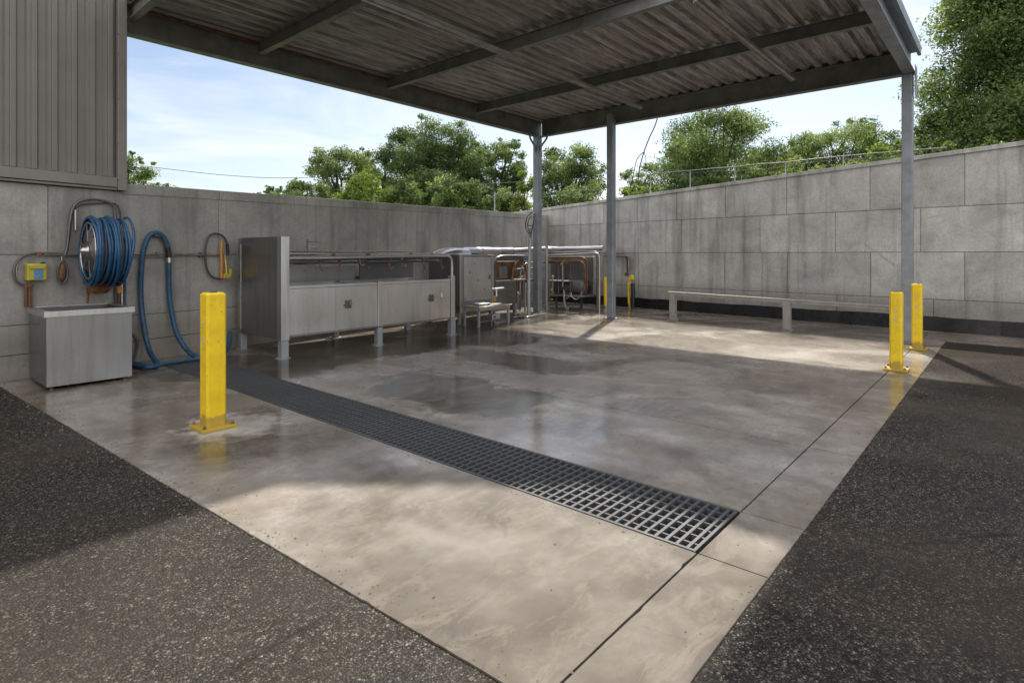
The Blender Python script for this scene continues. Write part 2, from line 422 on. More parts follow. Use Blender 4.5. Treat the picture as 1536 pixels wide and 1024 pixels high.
def tag(o, label, cat, group=None):
    o['label'] = label; o['category'] = cat
    if group: o['group'] = group
    return o
def thing(name, loc, label, cat, group=None):
    o = bpy.data.objects.new(name, None); COL.objects.link(o); o.location = loc; o['_o'] = tuple(loc); o.empty_display_size = .1
    return tag(o, label, cat, group)
def struct(o): o['kind'] = 'structure'; return o

# ------------------------------------------------------------------ ground
g = MB(); R_ = 600
for (x0, y0, x1, y1) in ((-R_, 11.6, R_, R_), (-R_, -R_, R_, -25), (-R_, -25, -25, 11.6), (15.2, -25, R_, 11.6)):
    g.quad((x0, y0, -.03), (x1, y0, -.03), (x1, y1, -.03), (x0, y1, -.03))
struct(g.build('ground', 'grass'))

def edgeX(y): return 1.53-(y-.85)*.05        # slab's edge against the left asphalt
a = MB()
ys = [-25, .85, 3, 5, 7, 9.3]
a.quad((-25, -25, -.008), (12.45, -25, -.008), (12.45, .88, -.008), (-25, .88, -.008))
a.quad((-25, .8801, -.008), (edgeX(.85)+.03, .8801, -.008), (edgeX(11)+.03, 11, -.008), (-25, 11, -.008))
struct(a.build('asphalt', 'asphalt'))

# concrete slab cast in bays with open joints; the trench cuts through it
TX0, TX1, TY0, TY1 = 2.80, 3.42, 1.20, 8.72
s = MB()
xs = [None, TX0, TX1, 4.90, 6.85, 8.85, 10.85, 12.8, 15.3]; ycuts = [.85, 1.19, 5.30, 11.6]
def worn(p, q, amp=.004):
    # a cast edge from p to q, nibbled and chipped
    p, q = Vector((p[0], p[1], 0)), Vector((q[0], q[1], 0)); L_ = (q-p).length; d = (q-p)/L_; nrm = Vector((-d.y, d.x, 0)); n = int(L_/.035); out = []
    chip = 0
    for i in range(n):
        if random.random() < .02: chip = random.uniform(.003, .008)
        off = random.uniform(0, amp)+chip; chip *= .45
        out.append(p+d*L_*i/n+nrm*(off if 0 < i else 0))
    return out
def bay(x0, y0, x1, y1, lean0=False, j=.0042, top=0.0):
    a0 = edgeX(y0) if lean0 else x0+j; a1 = edgeX(y1) if lean0 else x0+j
    ya = y0+(j if y0 > .9 else 0); yb = y1-j
    if abs(y0-1.19) < .001: ya = y0+.005
    if abs(y1-1.19) < .001: yb = y1-.005
    A_, B_, C_, D_ = (a0, ya), (x1-j, ya), (x1-j, yb), (a1, yb)
    loop = worn(A_, B_, .002) if y0 < .9 else [Vector((*A_, 0))]+(worn(A_, B_, .001)[1:] if abs(y0-1.19) < .01 else [])
    loop += [Vector((*B_, 0))]
    loop += worn(C_, D_, .001) if abs(y1-1.19) < .01 else [Vector((*C_, 0))]
    loop += worn(D_, A_, .0025) if lean0 else [Vector((*D_, 0))]
    n = len(loop); vs = [Vector((p.x, p.y, -.12)) for p in loop]+[Vector((p.x, p.y, top)) for p in loop]
    s.add(vs, [tuple(range(n, 2*n))]+[(i, (i+1) % n, (i+1) % n+n, i+n) for i in range(n)])
for i in range(len(xs)-1):
    for k in range(3):
        x0, x1, y0, y1 = xs[i], xs[i+1], ycuts[k], ycuts[k+1]
        if i == 0: bay(0, y0, x1, y1, True)
        elif i == 1:
            if k == 0: bay(x0, y0, x1, y1)
            elif k == 2: bay(x0, TY1, x1, 11.6)
        else: bay(x0, y0, x1, y1)
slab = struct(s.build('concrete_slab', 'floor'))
# strip of concrete along the foot of the right wall
s = MB(); s.add([(12.45, -25, 0), (14.2, -25, 0), (14.2, .845, 0), (12.45, .845, 0)], [(0, 1, 2, 3)])
s.box(12.452, -24.9, -.1, 12.6, .84, .012)
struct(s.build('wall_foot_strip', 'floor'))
s = MB()
s.quad((1.0, .86, -.05), (TX0, .86, -.05), (TX0, 11.5, -.05), (1.0, 11.5, -.05))
s.quad((TX1, .86, -.05), (15.2, .86, -.05), (15.2, 11.5, -.05), (TX1, 11.5, -.05))
s.quad((TX0, .86, -.05), (TX1, .86, -.05), (TX1, TY0, -.05), (TX0, TY0, -.05))
struct(s.build('joint_bed', 'joint'))

# drain
d = thing('trench_drain', ((TX0+TX1)/2, TY0, 0), 'long dark steel grating over the trench drain across the wet concrete', 'drain grate')
m = MB()
m.quad((TX0, TY0, -.26), (TX1, TY0, -.26), (TX1, TY1, -.26), (TX0, TY1, -.26))
for (p, q) in (((TX0, TY0), (TX1, TY0)), ((TX1, TY0), (TX1, TY1)), ((TX1, TY1), (TX0, TY1)), ((TX0, TY1), (TX0, TY0))):
    m.quad((*p, -.26), (*q, -.26), (*q, -.004), (*p, -.004))
m.build('channel', 'pit', d)
m = MB(); fz = .003
m.box(TX0+.004, TY0+.004, -.04, TX0+.022, TY1-.004, fz); m.box(TX1-.022, TY0+.004, -.04, TX1-.004, TY1-.004, fz)
m.box(TX0+.0225, TY0+.004, -.04, TX1-.0225, TY0+.022, fz); m.box(TX0+.0225, TY1-.022, -.04, TX1-.0225, TY1-.004, fz)
m.build('frame', 'grate', d, bevel=.0015)
m = MB(); y = TY0+.052; k = 0
while y < TY1-.04:
    w = .0085
    m.box(TX0+.024, y-w, -.034, TX1-.024, y+w, .0015+random.uniform(-.0008, .0008))
    y += .0605
for i in range(1, 7):
    x = TX0+(TX1-TX0)*i/7
    m.box(x-.0055, TY0+.023, -.030, x+.0055, TY1-.023, -.0025)
m.build('grating', 'grate', d)
for i in range(7):     # sludge pockets
    pass

mb = MB(); rg = random.Random(3)
def pebble(x, y, z, r_):
    n = 5; ph = rg.random()*6; vs = [(x+r_*math.cos(ph+i*2*PI/n)*rg.uniform(.7, 1.2), y+r_*math.sin(ph+i*2*PI/n)*rg.uniform(.7, 1.2), z) for i in range(n)]+[(x+r_*.2, y, z+r_*.8)]
    mb.add(vs, [(i, (i+1) % n, n) for i in range(n)])
for i in range(2600):
    k = rg.random()
    if k < .35: y = rg.uniform(.9, 9); x = edgeX(y)+rg.gauss(.0, .10)
    elif k < .55: x = rg.uniform(1.6, 12.3); y = .85+rg.gauss(-.02, .08)
    elif k < .70: x = rg.uniform(3, 14); y = wallY(x)-abs(rg.gauss(.03, .12))
    elif k < .82: y = rg.uniform(-2, 9.5); x = wallX(y)-.06-abs(rg.gauss(0, .12))
    elif k < .90: y = rg.uniform(1.2, 8.5); x = rg.choice((TX0, TX1))+rg.gauss(0, .05); x = x if not TX0-.01 < x < TX1+.01 else TX0-.05
    else: x = rg.uniform(1.6, 10); y = rg.uniform(.9, 8)
    onslab = y > .85 and x > edgeX(y)
    if x > 13.6 and y < -1: continue
    pebble(x, y, .0 if onslab or x > 12.5 else -.006, rg.choice((.003, .004, .005, .007)) if rg.random() < .96 else .011)
o = mb.build('grit', 'grit', recalc=False); o['kind'] = 'stuff'

# ------------------------------------------------------------------ walls
def panel_wall(mb, p0, p1, zrows, joints, topfun, t=.18, proud=.010, gap=.006):
    """core slab plus proud panels separated by narrow grooves.  p0->p1 face line, body lies on the far side"""
    p0, p1 = Vector(p0), Vector(p1); d = (p1-p0); Ln = d.length; d.normalize(); nrm = Vector((d.y, -d.x, 0))
    if nrm.dot(-p0) < 0: nrm = -nrm             # towards the yard
    def P(s_, o, z): q = p0+d*s_+nrm*o; return (q.x, q.y, z)
    N = 24
    for i in range(N):     # core with sloping top
        a_, b_ = Ln*i/N, Ln*(i+1)/N
        za, zb = topfun(a_)-.02, topfun(b_)-.02
        mb.add([P(a_, -t, -.1), P(b_, -t, -.1), P(b_, -proud, -.1), P(a_, -proud, -.1), P(a_, -t, za), P(b_, -t, zb), P(b_, -proud, zb), P(a_, -proud, za)],
               [(4, 5, 6, 7), (0, 1, 5, 4), (2, 3, 7, 6)] + ([(0, 4, 7, 3)] if i == 0 else []) + ([(1, 2, 6, 5)] if i == N-1 else []))
    mb.core = len(mb.v)
    for r in range(len(zrows)):
        z0 = zrows[r]; js = [0]+sorted(joints[r])+[Ln]
        for i in range(len(js)-1):
            a_, b_ = js[i]+gap, js[i+1]-gap
            if b_-a_ < .02: continue
            if r == len(zrows)-1: za, zb = topfun(a_)-.001, topfun(b_)-.001
            else: za = zb = zrows[r+1]-gap
            o = random.uniform(-.003, .003)
            zz = z0+gap if r else z0
            vs = [P(a_, o, zz), P(b_, o, zz), P(b_, o, zb), P(a_, o, za), P(a_, -proud-.004, zz), P(b_, -proud-.004, zz), P(b_, -proud-.004, zb), P(a_, -proud-.004, za)]
            mb.add(vs, [(0, 1, 2, 3), (0, 4, 5, 1), (1, 5, 6, 2), (2, 6, 7, 3), (3, 7, 4, 0)])
def coping(mb, p0, p1, topfun, h, over, t, segs):
    p0, p1 = Vector(p0), Vector(p1); d = (p1-p0); Ln = d.length; d.normalize(); nrm = Vector((d.y, -d.x, 0))
    if nrm.dot(-p0) < 0: nrm = -nrm
    for i in range(segs):
        a_, b_ = Ln*i/segs+.003, Ln*(i+1)/segs-.003; vs = []
        for z_ in (0, h):
            for s_, o in ((a_, over), (b_, over), (b_, -t), (a_, -t)):
                q = p0+d*s_+nrm*o; vs.append((q.x, q.y, topfun(s_)+z_))
        mb.add(vs, [(0, 3, 2, 1), (4, 5, 6, 7), (0, 1, 5, 4), (1, 2, 6, 5), (2, 3, 7, 6), (3, 0, 4, 7)])

L0 = Vector((-9, wallY(-9), 0)); L1 = Vector((14.93, wallY(14.93), 0)); LD = (L1-L0).normalized()
def sL(px): q = onleft(px, 382); q.z = 0; return (q-L0).dot(LD)
sMid = (Vector((2.45, wallY(2.45), 0))-L0).length
def topL(s_): return 2.36 if s_ < sMid else 2.33+(s_-sMid)*(.31/12.6)
left_wall = MB()
jt = [sL(p) for p in (72, 328, 474, 663, 735, 790)]
jb = [sL(p) for p in (-140, 580)]
extra = [.5+1.35*i for i in range(6)]
panel_wall(left_wall, L0, L1, [0, .30, .655, 1.50], [extra, [sL(p) for p in (110, 400, 620)], extra+[sL(-160)], extra+jt+[sL(582)]], topL, gap=.006)
o = left_wall.build('concrete_wall', 'wallL', origin=L0, bevel=.003)
tag(o, 'stained concrete panel wall on the left behind the hoses and steel troughs', 'wall')
c = MB(); cp0 = L0+LD*sMid
coping(c, cp0, L1, lambda s_: topL(s_+sMid+.001), .145, .012, .20, 9)
c.build('coping', 'wallL', o, bevel=.006)

R0 = Vector((wallX(-9), -9, 0)); R1 = Vector((wallX(13.6), 13.6, 0)); RD = (R1-R0).normalized()
def sR(px): q = onright(px, 382); q.z = 0; return (q-R0).dot(RD)
def topR(s_):
    y = (R0+RD*s_).y
    return 3.47-(y+.2)*.044
right_wall = MB()
far = [sR(820)-.02+.9*i for i in range(2)]
near = [.6, 2.1, 3.6, 5.1, 6.6]
panel_wall(right_wall, R0, R1, [.0, .62, 1.55, 2.43],
    [near+[sR(p) for p in (1400, 1255, 1143, 1086, 1024, 958, 880)],
     near+[sR(p) for p in (1447, 1306, 1181, 1143, 1087, 1023, 958, 905, 862)],
     near+[sR(p) for p in (1381, 1253, 1140, 1022, 957, 900, 852)],
     near+[sR(p) for p in (1447, 1305, 1180, 1088, 1015, 956, 905, 866)]], topR, proud=.012, gap=.008)
o = right_wall.build('concrete_wall', 'wallR', origin=R0, bevel=.003)
tag(o, 'tall pale concrete block wall behind the low rail on the right', 'wall')
c = MB(); coping(c, R0, R1, topR, .085, .03, .22, 14); c.build('coping', 'wallR', o, bevel=.006)
# black upstand along its foot
mb = MB(); n_ = 60
for i in range(n_):
    y0 = -9+(22.2-1.9)*i/n_; y1 = -9+(22.2-1.9)*(i+1)/n_
    if i == 0: prev_o = .03
    o1 = .028+random.uniform(-.012, .016); h0 = .27 if i == 0 else hh; hh = .27+random.uniform(-.012, .012)
    xa, xb = wallX(y0), wallX(y1)
    mb.add([(xa-prev_o-.02, y0, 0), (xb-o1-.02, y1, 0), (xb-o1, y1, hh), (xa-prev_o, y0, h0), (xa+.01, y0, h0+.01), (xb+.01, y1, hh+.01)], [(0, 1, 2, 3), (3, 2, 5, 4)])
    prev_o = o1
mb.build('membrane_upstand', 'membrane', o)

# pipe rail along the top of the right wall
r = thing('pipe_rail', tuple(onright(960, 382)), 'thin grey pipe rail running above the top of the right wall', 'pipe rail')
mb = MB()
pa, pb = onright(948, 264, -.10), onright(1420, 221, -.10)
mid = [pa.lerp(pb, i/12)+Vector((0, 0, random.uniform(-.012, .012))) for i in range(13)]
mb.tube(mid, .011, 8); mb.build('rail_pipe', 'steel_dark', r)
mb = MB(); mb.tube([p+Vector((.05, 0, -.09-(.03*math.sin(i*1.3)))) for i, p in enumerate(mid)], .006, 6); mb.build('wire', 'wire', r)
for i in (1, 3, 5, 7, 9, 11):
    p = mid[i]; mb = MB(); s_ = (Vector((p.x, p.y, 0))-R0).dot(RD); mb.tube([(p.x, p.y, topR(s_)+.02), (p.x, p.y, p.z)], .013, 8); mb.build('post', 'galv', r)

# ------------------------------------------------------------------ clad building on the left
bl = thing('clad_building', (-3, 9.4, 0), 'beige ribbed metal clad building standing on the left wall', 'building')
BX1 = 2.46
def wl(x, off): return wallY(x)-off
mb = MB(); prof = []
x = BX1-.10; dirx = -1
# trapezoid profile seen from above, period 0.2 m
per = .205
while x > -9:
    for (dx, o_) in ((0, .0), (.010, .0), (.028, -.034), (.075, -.034), (.083, -.028), (.091, -.034), (.128, -.034), (.146, .0)):
        prof.append((x-dx, wl(x-dx, .055)+(.034+o_)))
    x -= per
Z0, Z1 = 2.545, 5.35
vs = []; fs = []
for (px_, py_) in prof: vs += [(px_, py_, Z0), (px_, py_, Z1)]
for i in range(len(prof)-1): fs.append((2*i, 2*i+1, 2*i+3, 2*i+2))
mb.add(vs, fs); mb.build('cladding', 'clad', bl, recalc=False)
mb = MB(); mb.add([(-9, wallY(-9)+.06, 2.3), (BX1-.02, wallY(BX1)+.06, 2.3), (BX1-.02, 13.5, 2.3), (-9, 13.5, 2.3), (-9, wallY(-9)+.06, 5.34), (BX1-.02, wallY(BX1)+.06, 5.34), (BX1-.02, 13.5, 5.34), (-9, 13.5, 5.34)],
       [(0, 1, 5, 4), (1, 2, 6, 5), (2, 3, 7, 6), (3, 0, 4, 7), (4, 5, 6, 7)]); mb.build('wall_body', 'clad', bl)
mb = MB(); a0 = Vector((-9, wl(-9, .04), 2.42)); a1 = Vector((BX1-.09, wl(BX1-.09, .04), 2.42))
mb.bar(a0+Vector((0, .02, .052)), a1+Vector((0, .02, .052)), .12, .13); mb.bar(a0+Vector((0, .03, -.035)), a1+Vector((0, .03, -.035)), .10, .03)
mb.build('ledge', 'clad_trim', bl, bevel=.004)
mb = MB(); mb.obox((BX1-.03, wl(BX1, .03), 3.88), LD*.055, Vector((-LD.y, LD.x, 0))*.065, (0, 0, 1.51)); mb.build('corner_trim', 'clad_trim', bl, bevel=.004)
mb = MB()
for zz in (2.5, 3.0, 3.6, 4.2, 4.47):
    mb.lathe((BX1-.07, wl(BX1, .095), zz), (0, -1, 0), [(0, .010), (.006, .010), (.010, .004)], 8)
build_each(mb, 'rivet', 'steel_dark', bl, 3)
mb = MB(); mb.box(-9.1, 8.6-1, 5.36, BX1+.0, 13.6, 5.44); mb.v = [Vector((p.x, max(p.y, wallY(p.x)-.12), p.z)) for p in mb.v]; mb.build('roof', 'clad_trim', bl)

# ------------------------------------------------------------------ canopy
CXF, CYL, CYR = 11.90, 9.36, 1.30; XB = 2.50
ca = thing('canopy', (CXF, CYL, 0), 'open steel canopy with corrugated roof over the wash bay', 'canopy')
zb = 4.58
# sheets: one profile swept along X, in three runs (unseen near-side step, added to admit the front sun)
def sheet(x0, x1fun, y0, y1):
    mb = MB(); per = .19; pr = []; y = y0
    while y < y1:
        for dy, z in ((0, 0), (.055, 0), (.085, .038), (.150, .038), (.18, 0)):
            if y+dy <= y1: pr.append((y+dy, 4.985+z))
        y += per
    pr.append((y1, 4.985)); vs = []; fs = []
    nx = 4
    for (yy, zz) in pr:
        xe = x1fun(yy) if callable(x1fun) else x1fun
        for i in range(nx+1): vs.append((x0+(xe-x0)*i/nx, yy, zz+.0))
    w = nx+1
    for i in range(len(pr)-1):
        for j in range(nx): fs.append((i*w+j, i*w+j+1, (i+1)*w+j+1, (i+1)*w+j))
    mb.add(vs, fs); return mb
XO = 6.86
def openX(y):           # near edge, stepped out of view to let sun onto the front slab
    if y < 2.34: return 4.9  # unseen strip added to keep the right asphalt shaded
    if y < 3.55: return XO
    if y < 5.10: return XO-(y-3.55)*.86
    return XB-.02
for nm, f in (('roof_sheet', 0),):
    mb = MB(); per = .235; pr = []; y = CYR-.05
    while y < CYL+.90:  # hidden eave past the left beam, added to shade the wall foot
        for dy, z in ((0, 0), (.085, 0), (.12, .055), (.185, .055), (.22, 0)):
            pr.append((y+dy, z))
        y += per
    vs = []; fs = []; nx = 6
    for th in (0, .004):
        for (yy, zz) in pr:
            xe = openX(yy)
            for i in range(nx+1): vs.append((CXF+.09+(xe-CXF-.09)*i/nx, yy, 4.985+zz+th))
    w = nx+1; off = len(pr)*w
    for i in range(len(pr)-1):
        for j in range(nx):
            q = (i*w+j, i*w+j+1, (i+1)*w+j+1, (i+1)*w+j); fs.append(q[::-1]); fs.append(tuple(k+off for k in q))
    mb.add(vs, fs); mb.build('roof_sheet', 'roof', ca, recalc=False)
def part_beam(name, a_, b_, depth, width, mat, **k):
    mb = MB(); mb.ibeam(a_, b_, depth, width, **k); return mb.build(name, mat, ca)
part_beam('edge_beam', (XB, CYL, zb), (CXF+.09, CYL, zb), .39, .17, 'beam')
part_beam('edge_beam', (CXF, CYL-.087, zb+.001), (CXF, CYR+.09, zb+.001), .388, .17, 'beam')
part_beam('edge_beam', (4.9, CYR, zb), (CXF+.09, CYR, zb), .395, .17, 'column')
for xr, y1 in ((9.46, CYR+.09), (6.95, CYR+.09), (4.38, 5.16)):
    mb = MB(); mb.ibeam((xr, CYL-.087, 4.745), (xr, y1, 4.745), .20, .10); mb.build('rafter', 'beam', ca)
mb = MB(); mb.ibeam((2.58, CYL-.087, 4.745), (2.58, 5.16, 4.745), .20, .10); mb.build('rafter', 'beam', ca)
for yp, x0 in ((6.08, 2.55), (3.0, 7.0)):
    mb = MB(); mb.bar((x0, yp, 4.715), (11.35, yp, 4.715), .055, .05); mb.bar((x0, yp+.03, 4.70), (11.35, yp+.03, 4.70), .006, .075)
    mb.build('purlin', 'beam_light', ca)
mb = MB(); mb.bar((XB, CYL-.20, 4.962), (CXF-.1, CYL-.20, 4.962), .07, .035); mb.build('purlin', 'beam_light', ca)
mb = MB(); mb.bar((XB, CYL-.12, 4.93), (CXF-.1, CYL-.12, 4.93), .012, .03); mb.build('conduit', 'rust', ca)
# gutter strip on the open side
mb = MB(); mb.bar((4.9, CYR-.125, 4.985), (CXF+.12, CYR-.125, 4.985), .05, .16); mb.build('fascia', 'column', ca, bevel=.004)
mb = MB(); mb.bar((CXF+.02, CYL+.1, 5.005), (CXF+.02, CYR-.04, 5.005), .012, .066); mb.build('closure_strip', 'beam', ca)
# columns
for (x, y, w_, top) in ((11.80, CYL-.02, .085, zb), (CXF-.17, 7.08, .080, zb+.22), (CXF-.02, CYR+.03, .080, zb)):
    mb = MB(); mb.box(x-w_, y-w_, .02, x+w_, y+w_, top); col_ = mb.build('column', 'column', ca, bevel=.012)
    mb = MB(); mb.box(x-w_-.06, y-w_-.06, 0.001, x+w_+.06, y+w_+.06, .019); mb.build('base_plate', 'column', col_, bevel=.003)
    mb = MB()
    for sx_ in (-1, 1):
        for sy_ in (-1, 1): mb.lathe((x+sx_*(w_+.035), y+sy_*(w_+.035), .019), (0, 0, 1), [(0, .014), (.016, .014), (.017, .007), (.035, .007)], 6)
    build_each(mb, 'bolt', 'steel_dark', col_, 3)
for (dx, dy) in ((-1, 0), (0, -1)):
    mb = MB(); pts = [(11.80+dx*.09, CYL-.02+dy*.09, 4.18), (11.80+dx*.13, CYL-.02+dy*.13, 4.32), (11.80+dx*.28, CYL-.02+dy*.28, 4.47), (11.80+dx*.34, CYL-.02+dy*.34, 4.59)]
    mb.tube(smooth_path(pts, 4), .026, 8); mb.build('knee_brace', 'column', ca)
mb = MB(); mb.box(CXF-.14, CYR-.094, 4.2, CXF+.10, CYR-.086, 4.70); mb.build('gusset', 'column', ca)
# loose cable hanging from the far beam
mb = MB(); c0 = atX(986, 178, CXF-.05); pts = [c0, atX(982, 190, CXF-.03), atX(974, 207, CXF), atX(966, 228, CXF+.02), atX(961, 246, CXF+.02), atX(957, 268, CXF+.04)]
mb.tube(smooth_path(pts, 5), .013, 7)
mb.tube(smooth_path([pts[3], atX(969, 240, CXF+.05), atX(966, 256, CXF+.05)], 4), .008, 6); mb.tube(smooth_path([pts[3], atX(956, 238, CXF+.0), atX(950, 262, CXF-.02), atX(946, 284, CXF-.02)], 4), .009, 6)
o = mb.build('cable', 'greyhose', origin=c0); tag(o, 'loose frayed cable hanging from the far edge beam of the canopy', 'cable')

# ------------------------------------------------------------------ bollards
def bollard(loc, w, h, label):
    t = thing('bollard', loc, label, 'bollard', 'yellow steel bollards')
    x, y = loc[0], loc[1]
    mb = MB(); pr = []
    k = .018
    base = [(-w, -w+k), (-w+k, -w), (w-k, -w), (w, -w+k), (w, w-k), (w-k, w), (-w+k, w), (-w, w-k)]
    vs = [(x+a_, y+b_, z) for z in (.03, h) for a_, b_ in base]; vs += [(x+a_*.80, y+b_*.80, h+.018) for a_, b_ in base]
    fs = [(i, (i+1) % 8, (i+1) % 8+8, i+8) for i in range(8)]+[(i+8, (i+1) % 8+8, (i+1) % 8+16, i+16) for i in range(8)]+[tuple(range(16, 24))]
    mb.add(vs, fs); mb.build('post', 'yellow', t, bevel=.006)
    mb = MB(); mb.lathe((x, y, h+.018), (0, 0, 1), [(0, .034), (.004, .032), (.005, .02)], 14); mb.build('cap_plug', 'black', t)
    mb = MB(); mb.box(x-w-.062, y-w-.062, .0012, x+w+.062, y+w+.062, .030); pl = mb.build('base_plate', 'yellow', t, bevel=.004)
    for sx_ in (-1, 1):
        for sy_ in (-1, 1):
            mb = MB(); mb.lathe((x+sx_*(w+.034), y+sy_*(w+.034), .030), (0, 0, 1), [(0, .016), (.012, .016), (.0125, .009), (.026, .008)], 8); mb.build('anchor_bolt', 'rust', pl)
    for z, s_ in ((h*.78, .020), (h*.66, .028)):
        mb = MB(); mb.box(x-w-.0015, y-s_*.8, z-s_, x-w-.0002, y+s_*.8, z+s_); mb.build('sticker', 'sticker', t)
    return t
b1 = bollard((2.08, 5.24, 0), .082, 1.155, 'tall yellow bollard nearest the viewer, beside the drain grating on the left')
b2 = bollard((8.93, 1.12, 0), .070, 1.00, 'yellow bollard at the end of the slab, nearer of the right pair')
b3 = bollard((11.12, 1.12, 0), .070, 1.02, 'yellow bollard beside the right canopy column, farther of the right pair')

# low rail in front of the right wall
rl = thing('low_rail', (12.4, 5.85, 0), 'low weathered metal rail on three square posts before the right wall', 'rail')
mb = MB(); pa, pb = Vector((12.42, 5.98, .635)), Vector((12.22, 1.15, .565))
mb.bar(pa, pb, .11, .035); mb.bar(pa-Vector((0.03, 0, .04)), pb-Vector((0.03, 0, .04)), .03, .04); mb.build('top_rail', 'alu', rl, bevel=.004)
for y in (5.86, 3.38):
    x = 12.42-(5.98-y)*.0414; mb = MB(); mb.box(x-.055, y-.07, .012, x+.055, y+.07, .575+(y-1.15)*.0145-.045); lg = mb.build('post', 'alu', rl, bevel=.006)
    mb = MB(); mb.box(x-.09, y-.10, .001, x+.09, y+.10, .011); mb.build('foot', 'alu', lg)
mb = MB(); mb.box(12.14, 1.17, .012, 12.25, 1.31, .54); mb.build('post', 'alu', rl, bevel=.006)

# ------------------------------------------------------------------ sink
sk = thing('utility_sink', (1.84, 8.1, 0), 'open stainless steel tank sink on short feet under the hose reel', 'sink')
x0, x1, y0, y1, H = 1.43, 2.25, 8.02, 8.90, .86
mb = MB(); t_ = .012
mb.box(x0, y0, .035, x1, y0+t_, H); mb.box(x0, y1-t_, .035, x1, y1, H)
mb.box(x0, y0+t_+.0002, .035, x0+t_, y1-t_-.0002, H); mb.box(x1-t_, y0+t_+.0002, .035, x1, y1-t_-.0002, H)
mb.box(x0+t_+.001, y0+t_+.001, .40, x1-t_-.001, y1-t_-.001, .42); mb.build('tank', 'steel_dull', sk, bevel=.004)
mb = MB(); e_ = t_+.0012
mb.box(x0+e_, y0+e_, .43, x1-e_, y0+e_+.003, H-.01); mb.box(x0+e_, y1-e_-.003, .43, x1-e_, y1-e_, H-.01); mb.box(x0+e_, y0+e_+.004, .43, x0+e_+.003, y1-e_-.004, H-.01); mb.box(x1-e_-.003, y0+e_+.004, .43, x1-e_, y1-e_-.004, H-.01)
mb.box(x0+e_+.004, y0+e_+.004, .43, x1-e_-.004, y1-e_-.004, .70); mb.build('basin', 'steel_dark', sk)
mb = MB(); q = .022
for (a_, b_, c_, d_) in ((x0-q, y0-q, x1+q, y0+.022), (x0-q, y1-.035, x1+q, y1+q), (x0-q, y0+.0355, x0+.035, y1-.0355), (x1-.035, y0+.0355, x1+q, y1-.0355)):
    mb.box(a_, b_, H+.0005, c_, d_, H+.012)
mb.box(x0-q, y0-q, H-.052, x1+q, y0-.0008, H); mb.box(x0-q, y1+.0008, H-.052, x1+q, y1+q, H)
mb.box(x0-q, y0, H-.052, x0-.0008, y1, H); mb.box(x1+.0008, y0, H-.052, x1+q, y1, H)
mb.build('rim', 'steel', sk, bevel=.002)
for (a_, b_) in ((x0+.05, y0+.05), (x1-.07, y0+.05), (x0+.05, y1-.07), (x1-.07, y1-.07)):
    mb = MB(); mb.lathe((a_+.01, b_+.01, .001), (0, 0, 1), [(0, .028), (.008, .028), (.01, .015), (.034, .015)], 10); mb.build('foot', 'steel_dark', sk)

# ------------------------------------------------------------------ hose reel
rc = atY(133, 376, 8.62); ex = rc.x+.33; zc = rc.z; yc = 8.62
hr = thing('hose_reel', (rc.x+.2, wallY(rc.x), zc), 'wall mounted reel wound with shiny blue hose above the sink', 'hose reel')
mb = MB()
mb.lathe((rc.x-.015, yc, zc), (1, 0, 0), [(0, .12), (.01, .12), (.012, .26), (.42, .26), (.422, .12), (.45, .12)], 28); mb.build('drum', 'steel_dark', hr)
for xx in (rc.x-.005, ex+.03):
    mb = MB()
    ring = [(xx, yc+.345*math.cos(a_), zc+.345*math.sin(a_)) for a_ in np.linspace(0, 2*PI, 33)[:-1]]; mb.tube(ring, .010, 8, closed=True)
    for k in range(6):
        a_ = k*PI/3+.3; mb.bar((xx, yc, zc), (xx, yc+.34*math.cos(a_), zc+.34*math.sin(a_)), .028, .006, (1, 0, 0))
    mb.build('spoked_rim', 'steel', hr)
mb = MB(); mb.lathe((rc.x-.09, yc, zc), (1, 0, 0), [(0, .02), (.02, .045), (.06, .05), (.075, .075), (.09, .075)], 16); mb.build('hub', 'steel', hr)
hm = MB(); hm2 = MB()
for k in range(13):                      # tight turns, a few riding up over their neighbours
    grp = (0, 0, 0, .03, .03, .03, .055, .055, .055, .055, .085, .085, .085)[k]
    xx = rc.x+.0+.0255*k+grp*.55; rr = (.405, .42, .40, .375, .405, .385, .40, .425, .41, .39, .38, .41, .425)[k]
    tilt = (.0, .0, .01, .02, .0, .01, .0, -.02, .0, .01, .02, .0, .05)[k]
    ring = [(xx+tilt*math.sin(a_)+.005*math.sin(3*a_+k), yc+rr*math.cos(a_), zc+rr*math.sin(a_)*(1+(.03 if a_ > PI else 0))+.004*math.sin(5*a_+k)) for a_ in np.linspace(0, 2*PI, 49)[:-1]]
    (hm2 if k in (3, 9) else hm).tube(ring, .0165 if k not in (3, 9) else .012, 10, closed=True)
    if k % 2: 
        ring = [(p[0]+.006, yc+(p[1]-yc)*.90, zc+(p[2]-zc)*.90) for p in ring]; hm.tube(ring, .0165, 8, closed=True)
hm.build('blue_hose_coil', 'blue', hr); hm2.build('grey_hose_coil', 'greyhose', hr)
mb = MB(); zz = zc
for xx in (rc.x+.07, ex-.03):
    mb.bar((xx, yc+.0, zc-.03), (xx, wallY(xx)-.005, zc-.36), .05, .02); mb.bar((xx, yc, zc), (xx, wallY(xx)-.005, zc), .05, .02)
mb.obox((rc.x+.17, wallY(rc.x+.17)-.014, zc-.15), (.16, 0, 0), (0, .008, 0), (0, 0, .28)); mb.build('bracket', 'steel_dark', hr)
